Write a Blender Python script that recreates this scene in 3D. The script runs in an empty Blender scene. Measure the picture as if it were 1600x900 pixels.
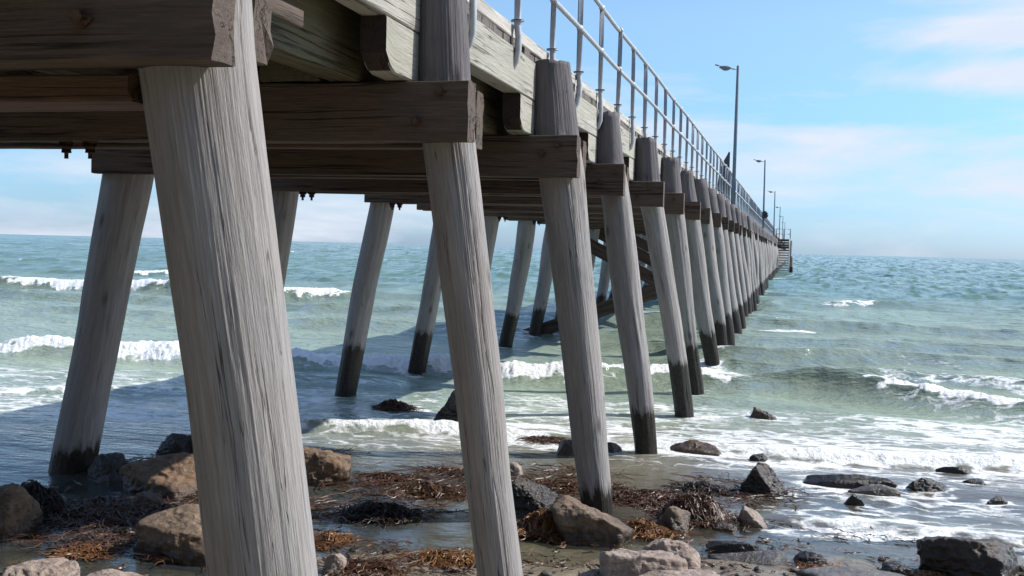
import bpy, bmesh, math, random
import numpy as np
from mathutils import Vector, Matrix

random.seed(7)
RNG = np.random.default_rng(7)
SC = bpy.context.scene
COL = SC.collection
R_ = math.radians

# ------------------------------------------------------------------ noise
def _hash(ix, iy, iz, seed):
    h = (ix.astype(np.uint32) * np.uint32(374761393) + iy.astype(np.uint32) * np.uint32(668265263)
         + iz.astype(np.uint32) * np.uint32(2147483647) + np.uint32((seed * 974711) & 0xffffffff))
    h = (h ^ (h >> np.uint32(13))) * np.uint32(1274126177)
    h = (h ^ (h >> np.uint32(16))) * np.uint32(2246822519)
    h = h ^ (h >> np.uint32(15))
    return (h & np.uint32(0xffffff)).astype(np.float32) / np.float32(0xffffff)

def noise(x, y, z=0.0, seed=0):
    """smooth value noise in 0..1"""
    x, y, z = np.broadcast_arrays(np.asarray(x, np.float64), np.asarray(y, np.float64), np.asarray(z, np.float64))
    fx, fy, fz = np.floor(x), np.floor(y), np.floor(z)
    ix, iy, iz = fx.astype(np.int64), fy.astype(np.int64), fz.astype(np.int64)
    u, v, w = x - fx, y - fy, z - fz
    u = u * u * u * (u * (u * 6 - 15) + 10); v = v * v * v * (v * (v * 6 - 15) + 10); w = w * w * w * (w * (w * 6 - 15) + 10)
    def c(a, b, d): return _hash(ix + a, iy + b, iz + d, seed)
    x00 = c(0, 0, 0) * (1 - u) + c(1, 0, 0) * u
    x10 = c(0, 1, 0) * (1 - u) + c(1, 1, 0) * u
    x01 = c(0, 0, 1) * (1 - u) + c(1, 0, 1) * u
    x11 = c(0, 1, 1) * (1 - u) + c(1, 1, 1) * u
    return (x00 * (1 - v) + x10 * v) * (1 - w) + (x01 * (1 - v) + x11 * v) * w

def fbm(x, y, z=0.0, seed=0, octv=4, gain=0.5):
    t = 0; a = 1; s = 0; x = np.asarray(x, float); y = np.asarray(y, float); z = np.asarray(z, float)
    for o in range(octv):
        t = t + a * noise(x * 2 ** o + 3.1 * o, y * 2 ** o - 1.7 * o, z * 2 ** o, seed + o); s += a; a *= gain
    return t / s

def sstep(a, b, x):
    t = np.clip((x - a) / (b - a), 0, 1); return t * t * (3 - 2 * t)

# ------------------------------------------------------------------ object helpers
def tag(o, label=None, cat=None, group=None, kind=None):
    if label: o['label'] = label
    if cat: o['category'] = cat
    if group: o['group'] = group
    if kind: o['kind'] = kind
    return o

def link(name, me, parent=None):
    o = bpy.data.objects.new(name, me); COL.objects.link(o)
    if parent: o.parent = parent
    return o

def empty(name, loc=(0, 0, 0)):
    o = bpy.data.objects.new(name, None); COL.objects.link(o); o.location = loc; o.empty_display_size = 0.2
    return o

class MB:
    """collects vertices and faces (with a wood-grain coordinate per vertex) into ONE mesh"""
    def __init__(s): s.v = []; s.f = []; s.g = []; s.n = 0
    def add(s, v, f, g=None):
        v = np.asarray(v, float); s.v.append(v)
        s.g.append(np.asarray(g, float) if g is not None else v)
        s.f += [tuple(int(i) + s.n for i in q) for q in f]; s.n += len(v)
    def mesh(s, name, mat, smooth=True, angle=None):
        me = bpy.data.meshes.new(name)
        v = np.concatenate(s.v); me.from_pydata(v.tolist(), [], s.f)
        at = me.attributes.new('grain', 'FLOAT_VECTOR', 'POINT')
        at.data.foreach_set('vector', np.concatenate(s.g).astype(np.float32).ravel())
        me.materials.append(mat)
        if smooth:
            me.polygons.foreach_set('use_smooth', [True] * len(me.polygons))
            if angle: me.set_sharp_from_angle(angle=R_(angle))
        me.update()
        return me
    def build(s, name, mat, parent=None, smooth=True, angle=None):
        return link(name, s.mesh(name, mat, smooth, angle), parent)

def basis(d, up=(0, 0, 1)):
    d = np.asarray(d, float); d = d / np.linalg.norm(d)
    a = np.cross(d, up)
    if np.linalg.norm(a) < 1e-5: a = np.cross(d, (0, 1, 0))
    a /= np.linalg.norm(a); b = np.cross(a, d)
    return a, b, d

def loft(mb, rings, grains, cap=True, inner=0.5):
    """rings: (n,m,3) closed sections"""
    n, m, _ = rings.shape
    v = rings.reshape(-1, 3); g = grains.reshape(-1, 3)
    f = []
    for i in range(n - 1):
        a = i * m
        for j in range(m):
            k = (j + 1) % m
            f.append((a + j, a + k, a + m + k, a + m + j))
    vs = [v]; gs = [g]; base = n * m
    if cap:
        for e, ring, gr in ((0, rings[0], grains[0]), (1, rings[-1], grains[-1])):
            c = ring.mean(0); gc = gr.mean(0)
            inn = c + (ring - c) * inner; gin = gc + (gr - gc) * inner
            vs += [inn, c[None]]; gs += [gin, gc[None]]
            o = 0 if e == 0 else (n - 1) * m
            for j in range(m):
                k = (j + 1) % m
                q = (o + k, o + j, base + j, base + k); t = (base + k, base + j, base + m)
                if e: q = q[::-1]; t = t[::-1]
                f.append(q); f.append(t)
            base += m + 1
    mb.add(np.concatenate(vs), f, np.concatenate(gs))

def rrect(w, h, c, k=3):
    """chamfered rectangle outline, k extra points per side"""
    p = []
    cs = [(-w/2, -h/2), (w/2, -h/2), (w/2, h/2), (-w/2, h/2)]
    for i in range(4):
        a = np.array(cs[i]); b = np.array(cs[(i + 1) % 4]); d = (b - a) / np.linalg.norm(b - a); L = np.linalg.norm(b - a)
        for t in np.linspace(c, L - c, k + 1): p.append(a + d * t)
    return np.array(p)

def beam(mb, p0, p1, w, h, seg=8, rough=0.004, ch=0.012, ragged=0.0, seed=0, k=3, up=(0, 0, 1)):
    """squared timber from p0 to p1; w across, h along 'up'"""
    p0 = np.asarray(p0, float); p1 = np.asarray(p1, float); L = np.linalg.norm(p1 - p0)
    a, b, d = basis(p1 - p0, up)
    prof = rrect(w, h, ch, k); m = len(prof)
    t = np.linspace(0, 1, seg + 1)
    off = RNG.uniform(-40, 40, 3)
    P = np.repeat(prof[None], seg + 1, 0)
    T = np.repeat((t * L)[:, None], m, 1)
    n1 = fbm(P[..., 0] * 7 + off[0], P[..., 1] * 7 + off[1], T * 1.6 + off[2], seed, 3) - 0.5
    n2 = fbm(P[..., 0] * 30 + off[0], P[..., 1] * 30 + off[1], T * 2.5 + off[2], seed + 9, 2) - 0.5
    dirn = P / np.maximum(np.linalg.norm(P, axis=-1, keepdims=True), 1e-6)
    Q = P + dirn * (n1 * 2.2 + n2 * 1.0)[..., None] * rough
    TT = T.copy()
    if ragged:
        r = fbm(prof[:, 0] * 22 + off[1], prof[:, 1] * 22, off[2], seed + 5, 3) - 0.5
        TT[-1] += r * ragged * 2; TT[0] += r[::-1] * ragged
    pos = p0 + Q[..., 0:1] * a + Q[..., 1:2] * b + TT[..., None] * d
    gr = np.stack([P[..., 0] + off[0], P[..., 1] + off[1], T + off[2]], -1)
    loft(mb, pos, gr)

def log(mb, keys, seg=40, m=40, rough=0.006, bend=0.02, cracks=0, seed=0, crack_w=0.05, crack_d=0.016, top_ragged=0.01):
    """round pile through keys [(x,y,z,r)...] from the foot up"""
    keys = np.array(sorted(keys, key=lambda q: q[2]), float)
    z = np.linspace(keys[0, 2], keys[-1, 2], seg + 1)
    cx = np.interp(z, keys[:, 2], keys[:, 0]); cy = np.interp(z, keys[:, 2], keys[:, 1]); r = np.interp(z, keys[:, 2], keys[:, 3])
    ker = np.ones(5) / 5
    def sm(q):
        p = np.concatenate([[q[0]] * 2, q, [q[-1]] * 2]); return np.convolve(p, ker, 'valid')
    cx, cy, r = sm(cx), sm(cy), sm(r)
    off = RNG.uniform(-40, 40, 3)
    cx = cx + (noise(z * 0.9 + off[0], 0.5, 0.5, seed) - .5) * bend; cy = cy + (noise(z * 0.9 + off[1], 3.5, 0.5, seed) - .5) * bend
    th = np.linspace(0, 2 * math.pi, m, endpoint=False)
    Z, TH = np.meshgrid(z, th, indexing='ij')
    ct, st = np.cos(TH), np.sin(TH)
    Rr = np.repeat(r[:, None], m, 1)
    Rr = Rr * (1 + 0.09 * (fbm(ct * 1.1 + off[0], st * 1.1 + off[1], Z * 0.5 + off[2], seed, 2) - .5) * 2)
    Rr += rough * 2 * (fbm(ct * 4 + off[0], st * 4 + off[1], Z * 0.9, seed + 3, 3) - .5)
    Rr += rough * 1.3 * (fbm(ct * 16 + off[0], st * 16 + off[1], Z * 1.2, seed + 6, 2) - .5)
    if m > 100: Rr += .0040 * (np.abs(fbm(ct * 36 + off[0], st * 36 + off[1], Z * 1.5, seed + 11, 2) * 2 - 1) - .3)
    for c in range(cracks):
        a0 = RNG.uniform(0, 2 * math.pi); z0 = RNG.uniform(keys[0, 2], keys[-1, 2]); ln = RNG.uniform(0.3, 1.3)
        wd = crack_w * RNG.uniform(.5, 1.2)
        path = a0 + (noise(Z[:, 0] * 3 + c * 7, c, 0.5, seed + 50) - .5) * 0.28 + (Z[:, 0] - z0) * RNG.uniform(-.08, .08)
        dth = np.abs((TH - path[:, None] + math.pi) % (2 * math.pi) - math.pi)
        along = np.clip(1 - np.abs(Z - z0) / ln, 0, 1) ** 0.6
        Rr -= crack_d * np.clip(1 - dth / (wd * (0.3 + 0.7 * along)), 0, 1) * along
    top = np.zeros_like(Z)
    top[-1] = top_ragged * (fbm(ct[-1] * 3 + off[0], st[-1] * 3, 0.2, seed + 8, 3) - .5) * 4
    pos = np.stack([cx[:, None] + Rr * ct, cy[:, None] + Rr * st, Z + top], -1)
    gr = np.stack([ct * r.mean() + off[0], st * r.mean() + off[1], Z + off[2]], -1)
    loft(mb, pos, gr)

def tube(mb, pts, r, m=10, closed_ends=True):
    pts = np.array(pts, float); n = len(pts)
    rr = np.full(n, r) if np.isscalar(r) else np.array(r, float)
    rings = []; prev = None
    for i in range(n):
        d = pts[min(i + 1, n - 1)] - pts[max(i - 1, 0)]
        a, b, d = basis(d) if prev is None else (None, None, d / np.linalg.norm(d))
        if prev is not None:
            a = prev - d * np.dot(prev, d); a /= np.linalg.norm(a); b = np.cross(d, a)
        prev = a
        th = np.linspace(0, 2 * math.pi, m, endpoint=False)
        rings.append(pts[i] + rr[i] * (np.cos(th)[:, None] * a + np.sin(th)[:, None] * b))
    rings = np.array(rings)
    loft(mb, rings, rings.copy(), cap=closed_ends)

def box(mb, lo, hi):
    (x0, y0, z0), (x1, y1, z1) = lo, hi
    v = [(x0,y0,z0),(x1,y0,z0),(x1,y1,z0),(x0,y1,z0),(x0,y0,z1),(x1,y0,z1),(x1,y1,z1),(x0,y1,z1)]
    off = RNG.uniform(-30, 30, 3)
    mb.add(v, [(0,3,2,1),(4,5,6,7),(0,1,5,4),(1,2,6,5),(2,3,7,6),(3,0,4,7)], np.array(v) + off)

def ball(mb, c, r, n=8, m=10, sq=(1, 1, 1)):
    c = np.array(c, float); v = [c + np.array([0, 0, -r * sq[2]])]; f = []
    for i in range(1, n):
        p = -math.pi / 2 + math.pi * i / n
        for j in range(m):
            t = 2 * math.pi * j / m
            v.append(c + r * np.array([sq[0] * math.cos(p) * math.cos(t), sq[1] * math.cos(p) * math.sin(t), sq[2] * math.sin(p)]))
    v.append(c + np.array([0, 0, r * sq[2]]))
    for j in range(m): f.append((0, 1 + (j + 1) % m, 1 + j))
    for i in range(n - 2):
        for j in range(m):
            a = 1 + i * m + j; b = 1 + i * m + (j + 1) % m; f.append((a, b, b + m, a + m))
    L = len(v) - 1; o = 1 + (n - 2) * m
    for j in range(m): f.append((L, o + j, o + (j + 1) % m))
    mb.add(v, f)

# ------------------------------------------------------------------ node helpers
def new_mat(name):
    m = bpy.data.materials.new(name); m.use_nodes = True
    nt = m.node_tree; nt.nodes.clear()
    return m, nt

class NT:
    def __init__(s, nt): s.nt = nt; s.L = nt.links.new
    def n(s, t, **kw):
        nd = s.nt.nodes.new(t)
        for k, v in kw.items():
            if k == 'inp':
                for a, b in v.items():
                    if isinstance(b, bpy.types.NodeSocket): s.L(b, nd.inputs[a])
                    else: nd.inputs[a].default_value = b
            else: setattr(nd, k, v)
        return nd
    def math(s, op, a, b=0.0, c=None, clamp=False):
        nd = s.n('ShaderNodeMath', operation=op, use_clamp=clamp)
        for i, q in enumerate([a, b] + ([c] if c is not None else [])):
            if isinstance(q, bpy.types.NodeSocket): s.L(q, nd.inputs[i])
            else: nd.inputs[i].default_value = q
        return nd.outputs[0]
    def ramp(s, fac, stops, interp='LINEAR'):
        nd = s.n('ShaderNodeValToRGB'); s.L(fac, nd.inputs[0]); r = nd.color_ramp; r.interpolation = interp
        while len(r.elements) < len(stops): r.elements.new(0.5)
        for e, (p, c) in zip(r.elements, stops):
            e.position = p; e.color = (c if len(c) == 4 else (*c, 1)) if not np.isscalar(c) else (c, c, c, 1)
        return nd.outputs[0]
    def mix(s, fac, a, b, mode='MIX'):
        nd = s.n('ShaderNodeMix', data_type='RGBA', blend_type=mode)
        for i, q in ((0, fac), (6, a), (7, b)):
            if isinstance(q, bpy.types.NodeSocket): s.L(q, nd.inputs[i])
            else: nd.inputs[i].default_value = q if i == 0 or len(q) == 4 else (*q, 1)
        return nd.outputs[2]
    def noise(s, vec, scale, detail=4, rough=0.55, dist=0.0):
        nd = s.n('ShaderNodeTexNoise', inp={'Scale': scale, 'Detail': detail, 'Roughness': rough, 'Distortion': dist}); s.L(vec, nd.inputs['Vector'])
        return nd.outputs[0]
    def mapv(s, vec, scale=(1, 1, 1), loc=(0, 0, 0)):
        nd = s.n('ShaderNodeMapping', inp={'Scale': scale, 'Location': loc}); s.L(vec, nd.inputs[0]); return nd.outputs[0]
    def bump(s, h, strength=0.5, dist=0.01, normal=None):
        nd = s.n('ShaderNodeBump', inp={'Strength': strength, 'Distance': dist, 'Height': h})
        if normal: s.L(normal, nd.inputs['Normal'])
        return nd.outputs[0]
    def out(s, sh):
        o = s.n('ShaderNodeOutputMaterial'); s.L(sh, o.inputs[0])

def wood(name, dark, light, blotch=None, bfac=0.5, tide=False, gscale=95, bump=0.6, crackw=0.03, rough=0.8, knots=False):
    m, nt = new_mat(name); N = NT(nt)
    g = N.n('ShaderNodeAttribute', attribute_name='grain').outputs['Vector']
    fine = N.noise(N.mapv(g, (gscale, gscale, 6.0)), 1.0, 5, 0.68, 0.4)
    med = N.noise(N.mapv(g, (42, 42, 2.4)), 1.0, 5, 0.62, 0.3)
    big = N.noise(N.mapv(g, (2.6, 2.6, 0.9)), 1.0, 4, 0.6)
    cr = N.noise(N.mapv(g, (22, 22, 0.55)), 1.0, 4, 0.5, 0.2)
    crk = N.math('ABSOLUTE', N.math('SUBTRACT', cr, 0.5))
    crack = N.ramp(crk, [(0.0, 1.0), (crackw * 0.35, 0.9), (crackw, 0.0)])
    # only some cracks open
    op = N.ramp(N.noise(N.mapv(g, (9, 9, 0.7), (3, 1, 2)), 1.0, 2), [(0.46, 0.0), (0.57, 1.0)])
    crack = N.math('MULTIPLY', crack, op)
    col = N.ramp(N.math('ADD', N.math('MULTIPLY', fine, 0.62), N.math('MULTIPLY', med, 0.38)), [(0.30, dark), (0.70, light)])
    if blotch:
        col = N.mix(N.math('MULTIPLY', N.ramp(big, [(0.42, 0.0), (0.68, 1.0)]), bfac), col, blotch)
    col = N.mix(N.math('MULTIPLY', N.ramp(N.noise(N.mapv(g, (5, 5, 1.6), (7, 7, 1)), 1.0, 5), [(0.33, 1.0), (0.5, 0.0)]), 0.2), col, tuple(c * 0.5 for c in dark))
    col = N.mix(N.math('MULTIPLY', crack, 0.85), col, tuple(c * 0.16 for c in dark))
    h = N.math('ADD', N.math('MULTIPLY', fine, 0.75), N.math('MULTIPLY', med, 0.6))
    h = N.math('SUBTRACT', h, N.math('MULTIPLY', crack, 1.1))
    rg = rough
    if tide:
        kv = N.n('ShaderNodeTexVoronoi', inp={'Scale': 1.0}); N.L(N.mapv(g, (4.5, 4.5, 1.7)), kv.inputs['Vector'])
        kn = N.ramp(kv.outputs['Distance'], [(0.05, 1.0), (0.12, 0.35), (0.17, 0.0)])
        col = N.mix(N.math('MULTIPLY', kn, 0.75), col, (0.05, 0.042, 0.036)); h = N.math('SUBTRACT', h, N.math('MULTIPLY', kn, 0.8))
        geo = N.n('ShaderNodeNewGeometry'); sep = N.n('ShaderNodeSeparateXYZ'); N.L(geo.outputs['Position'], sep.inputs[0])
        rag = N.math('ADD', N.math('MULTIPLY', N.noise(N.mapv(g, (13, 13, 1.1)), 1.0, 4), 0.72), N.math('MULTIPLY', N.noise(N.mapv(g, (38, 38, 16)), 1.0, 4), 0.28))
        # weed and wet line climbs the piles that stand further out in the water
        lift = N.math('MULTIPLY', N.math('SUBTRACT', sep.outputs[1], 8.6), 0.085, clamp=False)
        lift = N.math('MINIMUM', N.math('MAXIMUM', lift, 0.0), 0.50)
        lv = N.math('ADD', N.math('ADD', 0.20, lift), N.math('MULTIPLY', N.math('SUBTRACT', rag, 0.5), 0.5))
        wet = N.ramp(N.math('ADD', 0.5, N.math('MULTIPLY', N.math('SUBTRACT', lv, sep.outputs[2]), 3.4)), [(0.22, 0.0), (0.42, 0.4), (0.58, 1.0)])
        wc = N.ramp(N.noise(g, 30, 4), [(0.35, (0.010, 0.009, 0.007)), (0.7, (0.035, 0.030, 0.022))])
        col = N.mix(wet, col, wc)
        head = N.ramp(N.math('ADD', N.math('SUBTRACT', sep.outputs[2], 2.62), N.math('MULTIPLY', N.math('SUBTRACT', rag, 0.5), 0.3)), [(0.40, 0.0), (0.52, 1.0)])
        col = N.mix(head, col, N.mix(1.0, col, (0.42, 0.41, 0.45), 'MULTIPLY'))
        rg = N.math('SUBTRACT', rough, N.math('MULTIPLY', wet, 0.3))
    p = N.n('ShaderNodeBsdfPrincipled', inp={'Base Color': col, 'Roughness': rg, 'Specular IOR Level': 0.3, 'Normal': N.bump(h, bump, 0.012)})
    N.out(p.outputs[0]); return m

def plain(name, col, rough=0.5, metal=0.0, spec=0.4, var=0.25, scale=18, bump=0.0, rust=None):
    m, nt = new_mat(name); N = NT(nt)
    tc = N.n('ShaderNodeTexCoord').outputs['Object']
    nz = N.noise(tc, scale, 5)
    c = N.ramp(nz, [(0.3, tuple(q * (1 - var) for q in col)), (0.7, tuple(q * (1 + var) for q in col))])
    if rust: c = N.mix(N.ramp(N.noise(tc, scale * .6, 4), [(0.52, 0.0), (0.62, 1.0)]), c, rust)
    kw = {'Base Color': c, 'Roughness': rough, 'Metallic': metal, 'Specular IOR Level': spec}
    if bump: kw['Normal'] = N.bump(nz, bump, 0.01)
    p = N.n('ShaderNodeBsdfPrincipled', inp=kw); N.out(p.outputs[0]); return m

M = {}
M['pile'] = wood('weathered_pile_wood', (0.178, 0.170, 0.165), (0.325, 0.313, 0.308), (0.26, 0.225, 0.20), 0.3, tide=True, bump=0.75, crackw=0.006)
M['beam'] = wood('dark_hardwood', (0.042, 0.031, 0.025), (0.125, 0.096, 0.076), (0.10, 0.056, 0.036), 0.5, gscale=110, crackw=0.04)
M['girder'] = wood('pale_lichened_timber', (0.20, 0.19, 0.168), (0.45, 0.435, 0.385), (0.26, 0.262, 0.195), 0.55, crackw=0.016, gscale=110)
M['paleend'] = wood('pale_end_grain', (0.17, 0.15, 0.13), (0.36, 0.325, 0.29), None)
M['shadedend'] = wood('shaded_end_grain', (0.016, 0.012, 0.010), (0.05, 0.038, 0.030), None)  # end grain, darkened further with the shade on the corbel ends
M['olive'] = wood('shaded_olive_timber', (0.050, 0.045, 0.028), (0.15, 0.135, 0.085), (0.10, 0.105, 0.05), 0.5, gscale=110)  # shade under the outer girder is put into this darker colour
M['red'] = wood('red_brown_timber', (0.05, 0.029, 0.019), (0.13, 0.075, 0.048), None, gscale=110)
M['kerb'] = wood('bleached_timber', (0.24, 0.225, 0.20), (0.56, 0.53, 0.48), None, gscale=110)
M['deck'] = wood('deck_timber', (0.07, 0.06, 0.055), (0.18, 0.16, 0.145), None, gscale=110)
M['step'] = wood('grey_step_timber', (0.20, 0.19, 0.18), (0.42, 0.40, 0.38), None)
M['galv'] = plain('galvanised_steel', (0.36, 0.38, 0.41), 0.5, 0.15, 0.5, 0.15, 25)
M['lamp'] = plain('painted_lamp_steel', (0.15, 0.195, 0.235), 0.5, 0.0, 0.4, 0.15, 10)
M['rust'] = plain('rusty_iron', (0.075, 0.045, 0.032), 0.8, 0.2, 0.3, 0.5, 40, 0.4)
M['bowl'] = plain('lamp_bowl_plastic', (0.20, 0.20, 0.24), 0.3)
M['fin'] = plain('dark_painted_panel', (0.055, 0.07, 0.085), 0.5, 0, 0.4, 0.2, 6)
M['buoy'] = plain('dark_buoy_rubber', (0.035, 0.04, 0.05), 0.5, 0, 0.4, 0.3, 20)

# ------------------------------------------------------------------ camera (stands on the beach, eye 2.2 m above the water)
F_PX = 1718.9
yaw, pitch, roll = R_(14.3413), R_(-2.1653), R_(1.4339)
f = Vector((-math.sin(yaw) * math.cos(pitch), math.cos(yaw) * math.cos(pitch), math.sin(pitch)))
r0 = Vector((math.cos(yaw), math.sin(yaw), 0)); u0 = r0.cross(f)
rv = r0 * math.cos(roll) + u0 * math.sin(roll); uv = -r0 * math.sin(roll) + u0 * math.cos(roll)
cam = bpy.data.cameras.new('camera'); camo = bpy.data.objects.new('camera', cam); COL.objects.link(camo)
mw = Matrix((rv, uv, -f)).transposed().to_4x4(); mw.translation = (0, 0, 2.2); camo.matrix_world = mw
cam.sensor_width = 36; cam.lens = F_PX / 1600 * 36; cam.clip_start = 0.05; cam.clip_end = 20000
SC.camera = camo

# ------------------------------------------------------------------ light
SUN_AZ, SUN_EL = 25.0, 43.0          # azimuth from +X towards +Y
sd = Vector((math.cos(R_(SUN_AZ)) * math.cos(R_(SUN_EL)), math.sin(R_(SUN_AZ)) * math.cos(R_(SUN_EL)), math.sin(R_(SUN_EL))))
sl = bpy.data.lights.new('sun', 'SUN'); sl.energy = 5.0; sl.angle = R_(0.53); sl.color = (1.0, 0.955, 0.89)
so = bpy.data.objects.new('sun', sl); COL.objects.link(so); so.rotation_euler = sd.to_track_quat('Z', 'Y').to_euler(); so.location = (60, 30, 60)
W = bpy.data.worlds.new('World'); SC.world = W; W.use_nodes = True
nt = W.node_tree; nt.nodes.clear(); N = NT(nt)
sky = N.n('ShaderNodeTexSky', sky_type='NISHITA', sun_disc=False, sun_elevation=R_(SUN_EL), sun_rotation=R_(90 - SUN_AZ), altitude=0, air_density=1.0, dust_density=0.6, ozone_density=2.5)
tc = N.n('ShaderNodeTexCoord').outputs['Generated']
sep = N.n('ShaderNodeSeparateXYZ'); N.L(tc, sep.inputs[0])
cl = N.n('ShaderNodeCombineXYZ', inp={0: sep.outputs[0], 1: sep.outputs[1], 2: N.math('MULTIPLY', sep.outputs[2], 5.5)}).outputs[0]
n1 = N.noise(N.mapv(cl, (2.6, 2.6, 2.6), (0.35, 0.0, 0.25)), 1.0, 9, 0.60, 0.35)
n2 = N.noise(N.mapv(cl, (1.1, 1.1, 2.2), (4.1, 2.0, 7.3)), 1.0, 5, 0.5)
# thin stratus builds towards the horizon
low = N.ramp(sep.outputs[2], [(0.0, 0.02), (0.025, 0.10), (0.06, 0.14), (0.09, 0.06), (0.13, 0.0)])
azm = N.math('ARCTAN2', sep.outputs[1], sep.outputs[0])
def bell(v, c, w): return N.math('SUBTRACT', 1.0, N.math('DIVIDE', N.math('ABSOLUTE', N.math('SUBTRACT', v, c)), w), clamp=True)
stk = N.math('ADD', bell(sep.outputs[2], .182, .017), bell(sep.outputs[2], .150, .018))
stk = N.math('MULTIPLY', stk, N.ramp(azm, [(0.0, 1.0), (1.40 / 2, 1.0), (1.56 / 2, 0.0)]) if False else N.math('MULTIPLY', N.math('SUBTRACT', 1.56, azm), 7.0, clamp=True))
den = N.math('ADD', N.math('ADD', N.math('MULTIPLY', n1, 1.15), N.math('MULTIPLY', n2, 0.75)), N.math('ADD', low, N.math('SUBTRACT', N.math('MULTIPLY', stk, .30), 0.45)))
cov = N.ramp(den, [(0.50, 0.0), (0.62, 0.42), (0.76, 0.92)])
white = N.mix(N.ramp(n1, [(0.3, 0.0), (0.7, 1.0)]), (4.35, 4.95, 5.9), (5.2, 5.5, 6.1))
tint = N.ramp(sep.outputs[2], [(0.0, (.60, .84, 1.38)), (0.035, (.56, .81, 1.22)), (0.11, (.66, .90, 1.10)), (0.2, (.93, 1.06, 1.12)), (0.34, (.98, 1.12, 1.26)), (0.6, (.85, 1.05, 1.22))])
skyc = N.mix(1.0, sky.outputs[0], tint, 'MULTIPLY')
skyc = N.mix(cov, skyc, white)
bg = N.n('ShaderNodeBackground', inp={'Color': skyc, 'Strength': 0.12})
wo = N.n('ShaderNodeOutputWorld'); N.L(bg.outputs[0], wo.inputs[0])
SC.view_settings.view_transform = 'Standard'; SC.view_settings.look = 'None'
SC.view_settings.exposure = 0.42; SC.view_settings.gamma = 1.0; SC.view_settings.use_curve_mapping = False

# ------------------------------------------------------------------ jetty
B0, BS = 3.137, 2.8814
def BY(k): return B0 + BS * (k - 1)
jetty = empty('wooden_jetty', (-3.9, BY(1), 0)); JO = np.array([-3.9, BY(1), 0.0])
tag(jetty, 'long weathered timber jetty on raked round piles running out to sea', 'jetty')
def part(mb, name, mat, label=None, **kw):
    for q in mb.v: q -= JO
    o = mb.build(name, mat, jetty, **kw)
    if label: o['label'] = label
    return o

PR = {1: [(-1.50, 0.0, .165), (-1.58, 1.15, .165), (-1.67, 1.75, .165), (-1.74, 2.15, .171), (-1.81, 2.55, .176), (-1.85, 2.8, .180), (-1.87, 3.1, .178), (-1.95, 3.7, .17)],
      2: [(-1.52, -.1, .132), (-1.57, .35, .132), (-1.65, .86, .130), (-1.72, 1.41, .136), (-1.78, 1.77, .139), (-1.89, 2.5, .149), (-1.94, 2.8, .152), (-1.98, 3.12, .158), (-2.01, 3.70, .140)],
      3: [(-1.47, -.3, .128), (-1.51, .1, .132), (-1.58, .56, .147), (-1.64, 1.08, .162), (-1.78, 2.13, .168), (-1.87, 2.79, .182), (-1.95, 3.11, .2), (-2.01, 3.71, .166)],
      4: [(-1.40, -.5, .115), (-1.46, .05, .118), (-1.56, .75, .140), (-1.68, 1.44, .157), (-1.78, 2.13, .16), (-1.88, 2.76, .154), (-1.97, 3.07, .172), (-2.01, 3.66, .125)],
      5: [(-1.30, -.5, .12), (-1.35, 0, .123), (-1.56, 1.28, .128), (-1.75, 2.2, .145), (-1.86, 2.75, .15), (-1.95, 3.05, .186), (-1.99, 3.67, .134)]}
PL = {3: [(-6.52, -.3, .2), (-6.44, .22, .2), (-6.18, 1.42, .203), (-5.93, 2.77, .225), (-5.8, 3.6, .2)],
      4: [(-6.2, -.3, .17), (-5.99, 1.4, .17), (-5.80, 2.78, .182), (-5.7, 3.6, .16)],
      5: [(-6.25, -.4, .15), (-6.19, -.05, .153), (-5.90, 1.56, .172), (-5.66, 2.79, .172), (-5.55, 3.6, .15)],
      8: [(-6.12, -.4, .15), (-6.09, .02, .153), (-5.84, 1.0, .165), (-5.83, 1.29, .185), (-5.66, 2.76, .2), (-5.55, 3.6, .16)]}
NB = 80
far_r = MB(); far_l = MB(); far_c = MB()
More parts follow.
